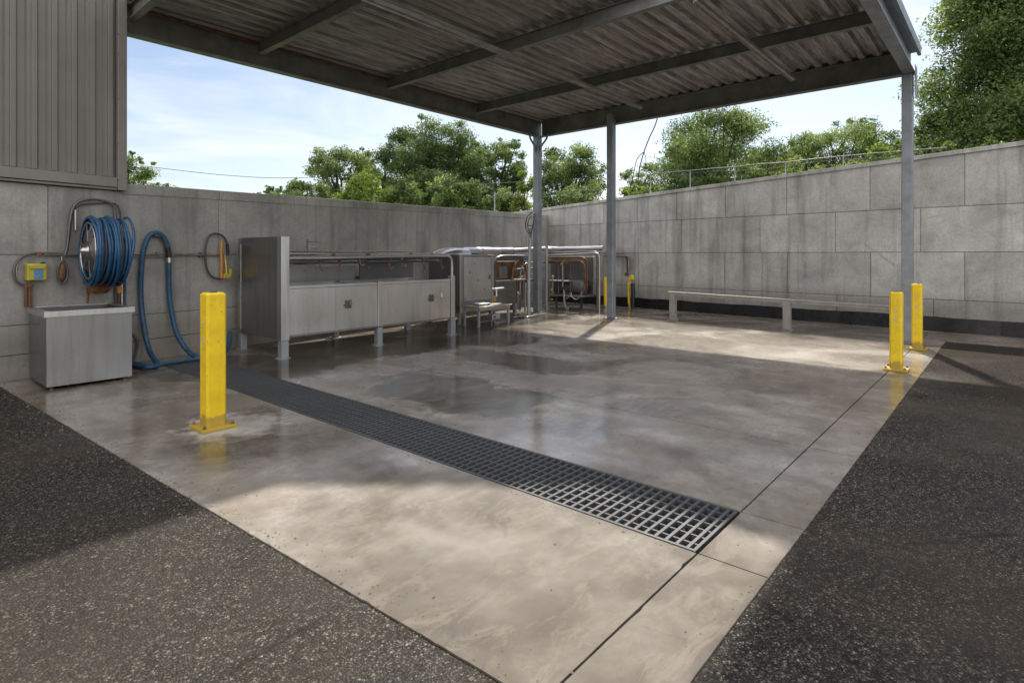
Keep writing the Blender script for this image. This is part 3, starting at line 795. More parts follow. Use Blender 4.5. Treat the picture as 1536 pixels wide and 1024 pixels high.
# rusty catch tray under the reel
mb = MB(); p = onleft(146, 432, .25)
mb.lathe((p.x-.11, p.y-.02, p.z+.02), (1, 0, 0), [(0, .02), (.004, .085), (.22, .085), (.224, .02)], 16); mb.tube([(p.x-.10, p.y, p.z-.07), (p.x-.10, p.y+.02, p.z-.19)], .014, 8); mb.tube(smooth_path([(p.x-.13, p.y-.05, p.z), (p.x-.05, p.y-.08, p.z-.07), (p.x+.08, p.y-.08, p.z-.06), (p.x+.16, p.y-.02, p.z+.02)], 4), .008, 6)
mb.build('swivel_fitting', 'rust', hr)

# arched supply pipe over the reel
def lw(px, py, off=.05): return onleft(px, py, off)
ap = thing('arched_pipe', tuple(lw(140, 300)), 'twin black pipes arching over the blue hose reel', 'pipe')
mb = MB(); mb.tube(smooth_path([lw(96, 385), lw(101, 370), lw(104, 340), lw(108, 316), lw(116, 304), lw(132, 299), lw(150, 300), lw(166, 305), lw(172, 313), lw(173, 330)], 5), .016, 8); mb.build('outer_pipe', 'steel_dark', ap)
mb = MB(); mb.tube(smooth_path([lw(99, 382, .03), lw(104, 360, .03), lw(109, 322, .03), lw(120, 308, .03), (lw(150, 305, .03)), lw(173, 306, .03), lw(180, 318, .03), lw(183, 345, .03)], 5), .008, 8); mb.build('inner_pipe', 'greyhose', ap)
mb = MB(); mb.tube([lw(113, 315, .04), lw(113.5, 345, .04)], .018, 8); mb.build('capped_stub', 'pipe', ap)

# conduit along the wall at course height
wp = thing('wall_conduit', tuple(lw(200, 382)), 'bundle of thin horizontal pipes along the left wall joint', 'pipe')
mb = MB()
for j, dz in enumerate((0, -.022, .016)):
    pts = [lw(px, 382+.8*math.sin(px*.06+j), .035+.012*j)+Vector((0, 0, dz*(.6+.4*math.sin(px*.03+j)))) for px in range(66 if j else 58, 345, 14)]
    mb.tube(pts, .0095, 7)
mb.build('pipe_run', 'pipe', wp)
mb = MB()
for px in (150, 236, 300): mb.obox(lw(px, 382, .03), LD*.015, Vector((-LD.y, LD.x, 0))*.03, (0, 0, .035))
build_each(mb, 'clamp', 'steel_dark', wp)
for px in (284, 313): 
    mb = MB(); a_, b_ = lw(px-3, 381.6, .05), lw(px+4, 381.6, .05); mb.tube([a_, b_], .017, 8); mb.build('coupling', 'brass', wp)

# yellow control box with conduit loop
yb = thing('control_box', tuple(lw(53, 410)), 'small yellow control box with blue label on the wall above the sink', 'control box')
c_ = lw(53.5, 408, .06); n_ = Vector((-LD.y, LD.x, 0))
mb = MB(); mb.obox(c_, LD*.098, n_*.05, (0, 0, .100)); box_ = mb.build('housing', 'yellow_dull', yb, bevel=.010)
mb = MB(); mb.obox(c_-n_*.058+Vector((0, 0, .06)), LD*.08, n_*.008, (0, 0, .020)); mb.build('lid_ridge', 'yellow_dull', box_, bevel=.004)
mb = MB(); mb.obox(c_-n_*.052+Vector((0, 0, -.025))+LD*.01, LD*.045, n_*.003, (0, 0, .058)); mb.build('label_plate', 'blue_label', box_)
mb = MB(); mb.obox(c_+LD*.075+Vector((0, 0, .108)), LD*.018, n_*.02, (0, 0, .010)); mb.build('switch', 'black', box_)
for j, o_ in ((0, .05), (1, .035)):
    mb = MB(); e = j*3
    mb.tube(smooth_path([lw(94, 381, o_), lw(74, 380, o_), lw(50, 380+e*.4, o_), lw(32, 386+e*.5, o_), lw(22+e, 400, o_), lw(22+e, 415, o_), lw(30+e*.5, 425-e*.4, o_), lw(46, 429-e, o_)], 5), .014-.004*j, 8)
    mb.build('conduit_loop', 'pipe' if j else 'steel_dark', yb)
mb = MB()
for px, py in ((58, 381), (44, 428)): mb.obox(lw(px, py, .045), LD*.024, n_*.022, (0, 0, .022))
build_each(mb, 'union', 'rust', yb, 1, .004)
for px, w_ in ((39, .016), (44.5, .012), (48, .008)):
    mb = MB(); mb.tube([lw(px, 425, .05), lw(px, 441, .055), lw(px, 460, .05)], w_, 8); mb.build('drop_pipe', 'rust', yb)
# brown scrubber on a hook
sc = thing('hanging_scrubber', tuple(lw(93, 408)), 'small oval brown scrubber hanging on the wall beside the yellow box', 'scrubber')
c_ = lw(92.5, 408, .045); mb = MB()
mb.lathe(c_+Vector((0, 0, -.12)), (0, 0, 1), [(0, .012), (.02, .036), (.07, .050), (.15, .050), (.20, .036), (.24, .012)], 14); mb.build('sponge', 'rust', sc)
mb = MB(); ring = [c_+LD*(.052*math.cos(a_))+Vector((0, 0, .14*math.sin(a_)))-n_*.03 for a_ in np.linspace(0, 2*PI, 25)[:-1]]; mb.tube(ring, .010, 8, closed=True); mb.build('wire_frame', 'steel_dark', sc)
mb = MB(); mb.tube([c_+Vector((0, 0, .14)), lw(93, 384, .045)], .006, 6); mb.build('hook', 'steel', sc)
# rusty drop pipes behind the sink
dp = thing('drop_pipes', tuple(lw(180, 440)), 'rusty vertical drop pipes between the hose reel and the sink', 'pipe')
for px, ma in ((174, 'greyhose'), (178.5, 'rust'), (183, 'pipe'), (187, 'blue_worn')):
    mb = MB(); mb.tube([lw(px, 395, .05), lw(px, 430, .05), lw(px, 470, .06)], .017, 8); mb.build('pipe', ma, dp)
mb = MB(); mb.obox(lw(178.5, 432, .05), LD*.03, n_*.03, (0, 0, .07)); mb.build('valve', 'orange', dp, bevel=.01)

# ------------------------------------------------------------------ blue hose loop on the wall
bh = thing('blue_hose', tuple(lw(235, 545)), 'thick blue hose hung in a tall loop on the left wall', 'hose')
G = lambda px, py: atD(px, py, FPX*(EYE-.04)/(py-HY))
pts = [G(196, 544), G(215, 549), G(236, 547), lw(225, 528, .30), lw(217, 497, .16), lw(211.5, 450, .07), lw(211.5, 410, .07), lw(215.5, 375, .07), lw(224, 354, .075), lw(235, 349.5, .08), lw(246, 357, .075), lw(252.5, 377, .07), lw(253, 405, .07), lw(254, 440, .08), lw(258, 472, .12), lw(266, 502, .20), lw(280, 524, .32), G(296, 536), G(318, 533), G(334, 528), lw(343, 518, .25), lw(345.5, 498, .10)]
mb = MB(); mb.tube(smooth_path(pts, 6), .034, 12); mb.build('hose', 'blue_worn', bh)
mb = MB(); mb.tube([lw(251, 371, .072), lw(252.8, 381, .07), lw(253, 386, .07)], .038, 12); mb.build('cuff', 'black', bh)
mb = MB(); mb.tube([lw(253, 386.5, .07), lw(253.2, 394, .07)], .040, 12); mb.build('coupling', 'steel', bh)
mb = MB(); mb.obox(lw(235, 353, .05), LD*.05, n_*.05, (0, 0, .018)); mb.build('hanger', 'steel_dark', bh, bevel=.004)
h2 = MB(); h2.tube(smooth_path([G(200, 547), G(222, 551), G(250, 545), G(280, 540), G(300, 537.5)], 6), .022, 10)
o = h2.build('floor_hose', 'blue_worn', origin=G(240, 547)); tag(o, 'thin blue hose lying on the floor below the hung hose loop', 'hose')
h3 = MB(); h3.tube(smooth_path([lw(199, 500, .02), lw(206, 512, .05), lw(204, 530, .08), G(199, 541)], 5), .016, 8)
o = h3.build('dark_tube', 'greyhose', origin=lw(199, 541)); tag(o, 'thin dark tube curling down beside the right side of the sink', 'tube')

# grey loop with spray guns
sg = thing('spray_gun_hose', tuple(lw(330, 390)), 'grey hose loop with amber spray gun beside the steel trough', 'spray gun')
mb = MB(); mb.tube(smooth_path([lw(342, 384, .08), lw(341, 368, .08), lw(335, 355, .08), lw(322, 350.5, .08), lw(312, 357, .08), lw(307.5, 378, .08), lw(310, 402, .08), lw(318, 415, .08), lw(331, 419, .08)], 6), .017, 10); mb.build('hose_loop', 'greyhose', sg)
mb = MB(); mb.tube([lw(332.5, 362, .10), lw(332, 380, .10), lw(332.5, 395, .10), lw(332, 417, .10)], [.018, .022, .018, .022], 10); mb.build('amber_lance', 'orange', sg)
mb = MB(); mb.tube([lw(337, 382, .11), lw(339, 400, .11), lw(340, 418, .11)], [.012, .022, .026], 10); mb.build('clear_cup', 'brass', sg)
mb = MB(); mb.obox(lw(340, 414, .12), LD*.06, n_*.03, (0, 0, .038)); mb.obox(lw(345, 408, .12), LD*.02, n_*.025, (0, 0, .05)); mb.build('grip', 'yellow_dull', sg, bevel=.012)
mb = MB(); mb.tube([lw(341, 366, .08), lw(342, 380, .08)], .024, 10); mb.build('sleeve', 'black', sg)

# ------------------------------------------------------------------ wash trough
wt = thing('wash_trough', (5.75, 8.6, 0), 'long two bay stainless wash trough with tall end panel', 'wash trough')
YF, YBk = 7.93, 9.30; XA, XZ = 4.10, 7.42
mb = MB(); mb.box(XA-.02, YF+.10, .27, XA+.012, YBk-.09, 1.66); ep = mb.build('end_panel', 'steel_dull', wt, bevel=.003)
mb = MB(); mb.box(XA-.026, YF+.095, 1.665, XA+.05, YBk-.085, 1.765); mb.build('cap_rail', 'steel_dull', ep, bevel=.004)
mb = MB(); mb.box(XA-.028, YF+.10, .27, XA-.0205, YBk-.09, .31); mb.build('kick_strip', 'steel_dull', ep)
mb = MB()
for z in (.75, .62, .38, 1.3): mb.box(XA-.0225, 8.62, z, XA-.0205, 8.626, z+.07)
build_each(mb, 'seam', 'steel_dark', ep)
def post(x, y, z0, z1, w_=.065, name='post', mat='steel'):
    mb = MB(); mb.box(x-w_, y-w_, z0, x+w_, y+w_, z1); return mb.build(name, mat, wt, bevel=.005)
def leg(x, y, z1, w_=.05):
    mb = MB(); mb.box(x-w_, y-w_, .010, x+w_, y+w_, z1); l_ = mb.build('leg', 'galv', wt, bevel=.004)
    mb = MB(); mb.lathe((x, y, .001), (0, 0, 1), [(0, .105), (.009, .105)], 16); mb.build('foot', 'galv', l_)
post(XA+.03, YF+.03, .262, 1.762, .063); post(XA+.03, YBk-.03, .262, 1.762, .055)
leg(XA+.03, YF+.03, .26, .055); leg(XA+.03, YBk-.03, .26)
post(5.79, YF+.012, .31, 1.06, .044); leg(5.79, YF+.03, .30, .05); leg(5.79, YBk-.05, .30)
post(XZ+.03, YF+.03, .31, 1.10, .048); leg(XZ+.03, YF+.03, .305, .055); leg(XZ+.03, YBk-.03, .30)
def bay_tank(x0, x1):
    mb = MB(); z0, z1 = .30, 1.00; t_ = .01
    mb.box(x0, YF, z0, x1, YF+t_, z1); mb.box(x0, YBk-.12, z0, x1, YBk-.11, z1+.1)
    mb.box(x0, YF+t_+.0003, z0, x0+t_, YBk-.121, z1); mb.box(x1-t_, YF+t_+.0003, z0, x1, YBk-.121, z1)
    mb.box(x0+.011, YF+.011, z0+.002, x1-.011, YBk-.122, z0+.012)
    tk = mb.build('tank', 'steel', wt, bevel=.002)
    mb = MB(); mb.box(x0+.002, YF-.014, z1+.0015, x1-.002, YF+.05, z1+.045); mb.build('lip', 'steel', tk, bevel=.005)
    mb = MB(); mb.box(x0+.004, YF-.004, z0+.004, x1-.004, YF-.0005, z0+.03); mb.box((x0+x1)/2-.002, YF-.0015, z0+.035, (x0+x1)/2+.002, YF-.0005, z1-.004); mb.build('trim', 'steel_dull', tk)
    mb = MB(); mb.box(x0+.012, YF+.012, .84, x1-.012, YBk-.123, .846); mb.build('water', 'black', tk)
    mb = MB()
    for xx in (x0+.06, (x0+x1)/2+.03, x1-.05):
        for zz in (z0+.08, z1-.05): mb.lathe((xx, YF-.0005, zz), (0, -1, 0), [(0, .006), (.003, .006), (.005, .002)], 6)
    build_each(mb, 'rivet', 'steel_dark', tk, 3)
bay_tank(XA+.096, 5.743); bay_tank(5.838, XZ-.03)
for xx, ma in ((5.19, 'steel_dark'), (6.92, 'steel_dark')):
    mb = MB(); mb.box(xx-.055, YF-.012, .65, xx+.055, YF-.0042, .78); mb.tube([(xx-.06, YF-.03, .70), (xx+.01, YF-.035, .70), (xx+.03, YF-.03, .75)], .014, 8); mb.lathe((xx+.03, YF-.012, .73), (0, -1, 0), [(0, .022), (.02, .022), (.022, .01), (.04, .01)], 10)
    mb.build('latch', ma, wt, bevel=.003)
mb = MB(); mb.box(7.15, YF-.005, .72, 7.20, YF-.0005, .80); mb.build('label_plate', 'sticker', wt)
# rails and pipe work over the tanks
mb = MB(); mb.tube(smooth_path([(XA+.09, YF+.03, 1.445), (5.0, YF+.03, 1.45), (6.5, YF+.03, 1.475), (7.25, YF+.03, 1.48), (7.38, YF+.03, 1.46), (7.45, YF+.03, 1.38), (7.46, YF+.03, 1.10)], 5), .028, 10); mb.build('front_rail', 'pipe', wt)
for (yy, zz, rr, ma) in ((8.05, 1.50, .016, 'pipe'), (8.25, 1.38, .022, 'steel_dark'), (8.5, 1.47, .02, 'pipe'), (8.85, 1.43, .025, 'copper'), (9.1, 1.56, .018, 'pipe'), (9.15, 1.36, .02, 'steel_dark')):
    mb = MB(); mb.tube([(XA+.09+(i*.41), yy+random.uniform(-.012, .012), zz+random.uniform(-.012, .012)) for i in range(9)], rr, 8); mb.build('cross_pipe', ma, wt)
for i, xx in enumerate((4.35, 4.9, 5.5, 6.05, 6.6, 7.1)):
    mb = MB(); mb.bar((xx, YF+.03, 1.425), (xx, YBk-.12, 1.43), .03, .02)
    mb.build('cross_bar', 'steel_dark', wt)
for i in range(9):
    xx = 4.35+.36*i+random.uniform(-.1, .1); yy = random.choice((8.05, 8.25, 8.5)); zl = random.uniform(.08, .2)
    mb = MB(); mb.tube(smooth_path([(xx, yy, 1.42), (xx+.01, yy, 1.42-zl*.6), (xx+.05, yy, 1.42-zl), (xx+.09, yy, 1.42-zl*.7)], 4), .011, 7)
    mb.lathe((xx, yy, 1.44), (0, 0, -1), [(0, .022), (.05, .022), (.055, .015)], 8); mb.build('spray_nozzle', ('steel_dull', 'steel_dark', 'rust')[i % 3], wt)
mb = MB(); mb.box(6.15, 9.02, 1.05, 7.40, 9.05, 1.44); mb.build('splash_back', 'steel_dark', wt)
mb = MB(); mb.box(4.3, 9.10, 1.04, 6.10, 9.12, 1.30); mb.build('splash_back', 'steel_dull', wt)
# valve tree standing on the pipes
mb = MB(); p = onleft(461, 372, .30)
mb.tube([(p.x, p.y, 1.40), (p.x, p.y, 1.78)], .013, 8)
for z, l_ in ((1.73, .28), (1.64, .18), (1.55, .24)): mb.tube([(p.x-.03, p.y, z), (p.x+l_, p.y, z-.005)], .008, 6)
for k in range(6): mb.lathe((p.x-.45+.12*k, p.y+.02, 1.50), (1, 0, 0), [(0, .02), (.03, .035), (.06, .02)], 8)
mb.tube([(p.x-.5, p.y+.02, 1.50), (p.x+.28, p.y+.02, 1.50)], .017, 8)
mb.build('valve_manifold', 'steel_dark', wt)
for xx in (4.95, 5.6, 6.5, 7.0):
    mb = MB(); mb.lathe((xx, 8.05, 1.50), (1, 0, 0), [(0, .02), (.02, .03), (.06, .03), (.08, .02)], 8); mb.build('union', 'copper', wt)

# ------------------------------------------------------------------ tall cabinet with duct
cb = thing('pump_cabinet', (9.0, 9.3, 0), 'dented upright stainless cabinet between the trough and rusty pipework', 'cabinet')
cx0, cx1, cy0, cy1 = 8.52, 9.58, 8.86, 9.85
mb = MB(); mb.box(cx0, cy0, .25, cx1, cy1, 1.50); body = mb.build('body', 'steel_dull', cb, bevel=.006)
mb = MB(); mb.box(cx0+.14, cy0-.016, .50, cx1-.08, cy0-.0005, 1.44); dr = mb.build('door', 'steel', cb, bevel=.004)
mb = MB(); mb.box(cx1-.16, cy0-.045, .95, cx1-.13, cy0-.017, 1.05); mb.build('handle', 'steel_dark', dr, bevel=.003)
mb = MB()
for (a_, b_) in ((8.95, 1.28), (9.05, .92), (8.8, 1.1), (9.25, .72)): mb.box(a_, cy0-.019, b_, a_+.035, cy0-.0165, b_+.03)
build_each(mb, 'rust_patch', 'rust', dr)
mb = MB(); mb.box(cx0-.005, cy0-.02, .25, cx0+.07, cy0-.0005, 1.5); mb.box(cx1-.05, cy0-.02, .25, cx1+.004, cy0-.0005, 1.5); mb.box(cx0+.072, cy0-.014, .27, cx1-.052, cy0-.0005, .36); mb.build('frame', 'pipe', cb, bevel=.003)
mb = MB(); mb.box(cx0-.02, cy0+.05, .45, cx0-.0005, cy1-.03, 1.46); mb.build('side_panel', 'steel_dark', cb)
for (a_, b_) in ((cx0+.04, cy0+.04), (cx1-.04, cy0+.04), (cx0+.04, cy1-.04), (cx1-.04, cy1-.04)):
    mb = MB(); mb.box(a_-.03, b_-.03, .002, a_+.03, b_+.03, .249); mb.build('leg', 'galv', cb)
# foil duct on top of the cabinet, along to the right wall
du = thing('foil_duct', (9.2, 9.4, 1.5), 'shiny foil wrapped duct running from cabinet top to the right wall', 'duct')
hv = []; hf = []; NA, NB = 14, 10
for i in range(NA+1):                      # rounded hood, long axis along the cabinet
    u = i/NA; x = 8.24+.72*u; k = math.sin(min(1, u*1.5)*PI/2)**.8
    for j in range(NB+1):
        a_ = PI*j/NB; hv.append((x, 9.30-.36*math.cos(a_)*(.5+.5*k), 1.503+.155*k*math.sin(a_)**.6))
for i in range(NA):
    for j in range(NB): q = i*(NB+1)+j; hf.append((q, q+1, q+NB+2, q+NB+1))
mb = MB(); mb.add(hv, hf, True); mb.add([hv[k] for k in range(NA*(NB+1), (NA+1)*(NB+1))], [tuple(range(NB+1))]); mb.build('hood', 'duct', du)
mb = MB(); mb.tube([(8.961, 9.22, 1.585), (9.6, 9.36, 1.59), (10.4, 9.53, 1.59), (11.2, 9.70, 1.60)], .085, 18); mb.build('wide_run', 'duct', du)
mb = MB(); mb.tube(smooth_path([(11.2, 9.70, 1.60), (12.2, 9.92, 1.64), (13.0, 10.05, 1.67), (13.28, 9.8, 1.67), (13.32, 9.0, 1.67), (13.34, 8.3, 1.68)], 6), .062, 12); mb.build('narrow_run', 'duct', du)
mb = MB()
for (x, y) in ((9.7, 9.38), (10.6, 9.573), (11.2, 9.70)): mb.lathe((x-.015, y, 1.592), (1, .21, 0), [(0, .089), (.03, .089)], 18)
build_each(mb, 'band', 'steel_dull', du, 3)
# low step in front of the cabinet
st = thing('low_step_table', (9.1, 8.4, 0), 'low steel shelf table on thin legs in front of the cabinet', 'table')
mb = MB(); mb.box(8.46, 8.22, .40, 9.50, 8.74, .425); mb.build('top', 'steel', st, bevel=.004)
mb = MB(); mb.box(8.50, 8.24, .34, 9.46, 8.26, .399); mb.build('apron', 'pipe', st)
mb = MB(); mb.box(8.60, 8.30, .10, 9.36, 8.66, .115); mb.build('lower_shelf', 'steel_dull', st)
for a_ in (8.50, 9.42):
    for b_ in (8.27, 8.68):
        mb = MB(); mb.box(a_-.022, b_-.022, .001, a_+.022, b_+.022, .398 if b_ > 8.3 else .338); mb.build('leg', 'galv', st)
def small_box(name, c, sx_, sy_, sz_, mat, label, cat):
    mb = MB(); mb.box(c[0]-sx_, c[1]-sy_, c[2], c[0]+sx_, c[1]+sy_, c[2]+sz_); t = mb.build(name, mat, origin=c, bevel=.008); tag(t, label, cat); 
    mb = MB(); mb.box(c[0]-sx_*.9, c[1]-sy_-.004, c[2]+sz_*.3, c[0]-sx_*.1, c[1]-sy_-.0005, c[2]+sz_*.75); mb.build('tape', 'steel_dark', t); return t
small_box('metal_tray', (8.80, 8.48, .426), .17, .10, .05, 'steel', 'shallow steel tray lying on the low shelf table', 'tray')
small_box('parts_tin', (9.15, 8.45, .116), .12, .08, .10, 'duct', 'bright metal tin on the bottom shelf of the low table', 'tin')

# ------------------------------------------------------------------ rusty pipework left of the corner column
rp = thing('rusty_tank_unit', (10.3, 9.5, 0), 'rust stained tank unit with arched pipes beside the cabinet', 'tank unit')
mb = MB(); mb.box(9.95, 9.25, .30, 10.85, 9.85, .86); mb.build('lower_panel', 'steel_dull', rp, bevel=.01)
mb = MB(); mb.box(9.95, 9.28, .90, 10.85, 9.86, 1.34); mb.build('upper_panel', 'rust_brown', rp, bevel=.01)
mb = MB(); mb.box(10.22, 9.262, .93, 10.52, 9.2795, 1.22); mb.build('window_plate', 'steel_dull', rp)
mb = MB(); mb.box(9.9, 9.05, .865, 11.2, 9.9, .893); mb.build('shelf', 'pipe', rp)
for (dx, ma, r_) in ((0, 'steel_dull', .028), (.07, 'greyhose', .022)):
    mb = MB(); mb.tube(smooth_path([(9.82+dx, 9.1, .02), (9.82+dx, 9.1, .6), (9.82+dx, 9.1, 1.2), (9.90+dx, 9.1, 1.38), (10.1, 9.1, 1.46-dx), (10.6, 9.12, 1.47-dx), (11.2, 9.14, 1.46-dx)], 5), r_, 10); mb.build('arched_pipe', ma, rp)
mb = MB(); mb.tube(smooth_path([(9.97, 9.15, 1.37), (10.5, 9.17, 1.40), (11.0, 9.2, 1.37), (11.15, 9.2, 1.2), (11.18, 9.2, .8)], 5), .02, 8); mb.build('arched_pipe', 'copper', rp)
mb = MB(); mb.tube(smooth_path([(10.62, 9.2, .9), (10.66, 9.2, 1.12), (10.80, 9.2, 1.30), (11.05, 9.22, 1.36)], 5), .035, 10); mb.build('arched_pipe', 'rust', rp)
mb = MB(); mb.box(9.88, 9.9, .3, 11.9, 9.93, 1.45); mb.build('back_panel', 'steel_dark', rp)
for k, (x_, z_) in enumerate(((10.95, 1.0), (11.15, .7), (11.4, 1.15), (11.6, .85))):
    mb = MB(); mb.tube(smooth_path([(x_, 9.6, .02), (x_, 9.6, z_*.6), (x_+.03, 9.58, z_), (x_+.2, 9.56, z_+.12), (12.0, 9.6, z_+.14)], 4), .02+.006*(k % 2), 8); mb.build('riser', ('steel_dark', 'rust', 'pipe', 'steel_dull')[k], rp)
mb = MB(); ring = [(10.95+.16*math.cos(a_), 9.2, 1.12+.18*math.sin(a_)) for a_ in np.linspace(0, 2*PI, 25)[:-1]]; mb.tube(ring, .018, 8, closed=True); mb.build('hand_wheel', 'copper', rp)
mb = MB(); mb.lathe((11.0, 9.45, .12), (0, 0, 1), [(0, .17), (.35, .17), (.45, .12), (.47, .04)], 18); mb.build('pressure_vessel', 'steel_dark', rp)
mb = MB(); mb.box(10.0, 9.22, .02, 10.04, 9.26, .299); mb.box(10.78, 9.22, .02, 10.82, 9.26, .299); build_each(mb, 'leg', 'galv', rp)
mb = MB(); mb.box(9.93, 9.235, .30, 9.965, 9.249, 1.34); mb.box(10.84, 9.235, .30, 10.87, 9.249, 1.34); mb.box(9.966, 9.235, .58, 10.839, 9.249, .60); mb.build('angle_trim', 'rust', rp)
for k in range(4):
    mb = MB(); y_ = 9.05-.12*k; pts = [(10.1+.15*k, 8.9-.05*k, .02), (10.7, 8.95-.09*k, .022), (11.3+.05*k, 9.1-.1*k, .022)]; mb.tube(smooth_path(pts, 5), .014, 7); mb.build('floor_tube', ('greyhose', 'pipe')[k % 2], rp)
mb = MB(); mb.lathe((9.75, 8.95, .06), (1, .3, 0), [(0, .03), (.02, .05), (.14, .05), (.16, .03)], 12); mb.build('floor_valve', 'duct', rp)
mb = MB(); mb.tube([(9.55, 8.80, .72), (9.95, 8.88, .72)], .03, 10); mb.tube([(9.62, 8.8, .72), (9.62, 8.80, .56)], .024, 8); mb.build('bib_tap', 'duct', rp)
mb = MB(); mb.box(9.62, 8.92, .42, 9.74, 9.0, .55); mb.build('amber_lamp', 'orange', rp, bevel=.01)

# thin pole with cable loop
tp = thing('cable_pole', (10.9, 8.9, 0), 'thin grey pole topped with a looped cable left of the corner column', 'pole')
pz = atD(796, 352, 14.07)
mb = MB(); mb.tube([(10.88, 8.89, .02), (10.89, 8.89, .6), (10.9, 8.9, 1.2), (pz.x, pz.y, pz.z+.15)], .042, 12); mb.build('pole_tube', 'galv', tp)
mb = MB(); mb.lathe((10.88, 8.89, .001), (0, 0, 1), [(0, .09), (.018, .09)], 14); mb.build('foot', 'galv', tp)
A = lambda px, py: atD(px, py, 14.0)
for pl in ([A(794, 352), A(789, 343), A(788.5, 334), A(792, 324), A(799, 319.5), A(804, 324)], [A(796, 356), A(797.5, 345), A(800, 334), A(802, 324)], [A(795, 350), A(791.5, 340), A(793, 330), A(798, 324), A(801, 328), A(799, 342), A(796, 350)]):
    mb = MB(); mb.tube(smooth_path(pl, 5), .012, 7); mb.build('cable_loop', 'greyhose', tp)
mb = MB(); mb.bar(A(791, 338), A(800, 339), .02, .03); mb.build('clip', 'steel_dark', tp)

# ------------------------------------------------------------------ pipe rack right of the corner column
pr_ = thing('pipe_rack', (12.9, 9.2, 0), 'open pipe rack with shelves between the corner column and second column', 'rack')
RX = 12.75
B = lambda px, py, dx=0: atX(px, py, RX+dx)
mb = MB(); mb.tube(smooth_path([B(820, 368), B(820, 400), B(820, 455), B(822, 467), B(829, 471)], 5), .045, 10); mb.build('upright', 'galv', pr_)
mb = MB(); mb.tube(smooth_path([B(822, 386), B(850, 386), B(872, 386), B(879, 391), B(881, 405), B(880, 437), B(874, 440)], 5), .020, 10); mb.build('arched_pipe', 'copper', pr_)
mb = MB(); mb.tube(smooth_path([B(822, 392, .1), B(852, 393, .1), B(868, 392, .1), B(876, 398, .1), B(878, 420, .1), B(876, 436, .1)], 5), .028, 10); mb.build('arched_pipe', 'rust', pr_)
mb = MB(); mb.tube(smooth_path([B(822, 383, .2), B(860, 381.5, .2), B(892, 380, .2), B(898, 384, .2), B(899, 396, .2), B(899, 468, .2)], 5), .028, 10); mb.build('arched_pipe', 'pipe', pr_)
mb = MB(); mb.tube(smooth_path([B(822, 380, .4), B(860, 379, .4), B(890, 378, .4), B(895.5, 383, .4), B(896, 398, .4), B(896, 462, .4)], 5), .035, 10); mb.build('arched_pipe', 'steel_dark', pr_)
mb = MB(); mb.box(RX+.62, 8.62, .34, RX+.66, 10.1, 1.44); mb.build('back_panel', 'steel_dull', pr_, bevel=.01)
mb = MB(); mb.lathe((RX+.40, 8.75, .62), (0, 1, 0), [(0, .04), (.03, .14), (.10, .19), (.95, .19), (1.02, .14), (1.05, .04)], 20); mb.build('pressure_tank', 'steel_dark', pr_)
mb = MB(); mb.tube([(RX+.15, 8.7, 1.28), (RX+.15, 10.0, 1.28)], .022, 8); mb.tube([(RX+.2, 9.1, .42), (RX+.2, 9.1, 1.28)], .016, 8); mb.tube([(RX+.2, 9.5, .42), (RX+.2, 9.5, 1.35)], .02, 8); mb.build('riser', 'steel_dark', pr_)
y_a, y_b = B(823, 440).y, B(874, 440).y
mb = MB(); mb.box(RX, y_b, .37, RX+.5, y_a, .41); mb.build('lower_tray', 'steel', pr_, bevel=.006)
y_c = B(850, 420).y; mb = MB(); mb.box(RX, y_c, .765, RX+.35, y_a, .795); mb.build('upper_shelf', 'alu', pr_, bevel=.004)
for px, t_, b_ in ((829, 415, 445), (844, 395, 430)):
    mb = MB(); mb.tube([B(px, t_, .08), B(px, b_, .08)], .028, 9); mb.build('stand_pipe', 'alu' if px < 840 else 'steel_dull', pr_)
for (px, py) in ((829, 414), (828, 435), (828, 449), (843, 396)):
    mb = MB(); c_ = B(px, py, .04); mb.lathe(c_+Vector((0, 0, -.03)), (0, 0, 1), [(0, .02), (.015, .045), (.045, .045), (.06, .02)], 10); mb.build('brass_valve', 'brass', pr_)
mb = MB(); mb.tube(smooth_path([B(843, 397), B(846, 390), B(850, 386)], 4), .016, 8); mb.build('elbow', 'brass', pr_)
mb = MB(); mb.tube(smooth_path([B(850, 448), B(856, 444), B(864, 449), B(871, 443), B(873, 437)], 5), .022, 8); mb.build('drain_pipe', 'duct', pr_)
mb = MB(); mb.tube(smooth_path([B(846, 437), B(847, 455), B(851, 464), B(853, 460)], 5), .030, 8); mb.build('drain_pipe', 'galv', pr_)
for k in range(3):
    mb = MB(); c_ = B(846+5*k, 434, .25); mb.lathe(Vector((c_.x, c_.y, .411)), (0, 0, 1), [(0, .05), (.05, .05), (.07, .025), (.12+.04*(k == 1), .02)], 10); mb.build('fitting', ('duct', 'copper', 'duct')[k], pr_)
for (px, py, ma) in ((835, 440, .0), (872, 440, 0)):
    c_ = B(px, py, .45); mb = MB(); mb.box(c_.x-.025, c_.y-.025, .002, c_.x+.02, c_.y+.025, .369); mb.build('leg', 'steel_dark', pr_)
# pipe loop end and copper line at the right wall
cl = thing('copper_line', tuple(onright(940, 384, .06)), 'copper pipe line bending down the right wall beside the second column', 'pipe')
for j in range(3):
    mb = MB(); e = j*3; q = lambda px, py: onright(px, py, .06+.02*j)
    mb.tube(smooth_path([q(905, 381+e*.3), q(925, 381+e*.4), q(936+e, 382+e*.4), q(940+e*.5, 388+e*.4), q(941+e*.4, 409)], 5), .020, 8); mb.build('pipe', ('copper', 'rust', 'steel_dull')[j], cl)
mb = MB(); mb.obox(onright(940, 411, .08), (0, .05, 0), (.03, 0, 0), (0, 0, .05)); mb.build('end_block', 'steel_dark', cl, bevel=.01)
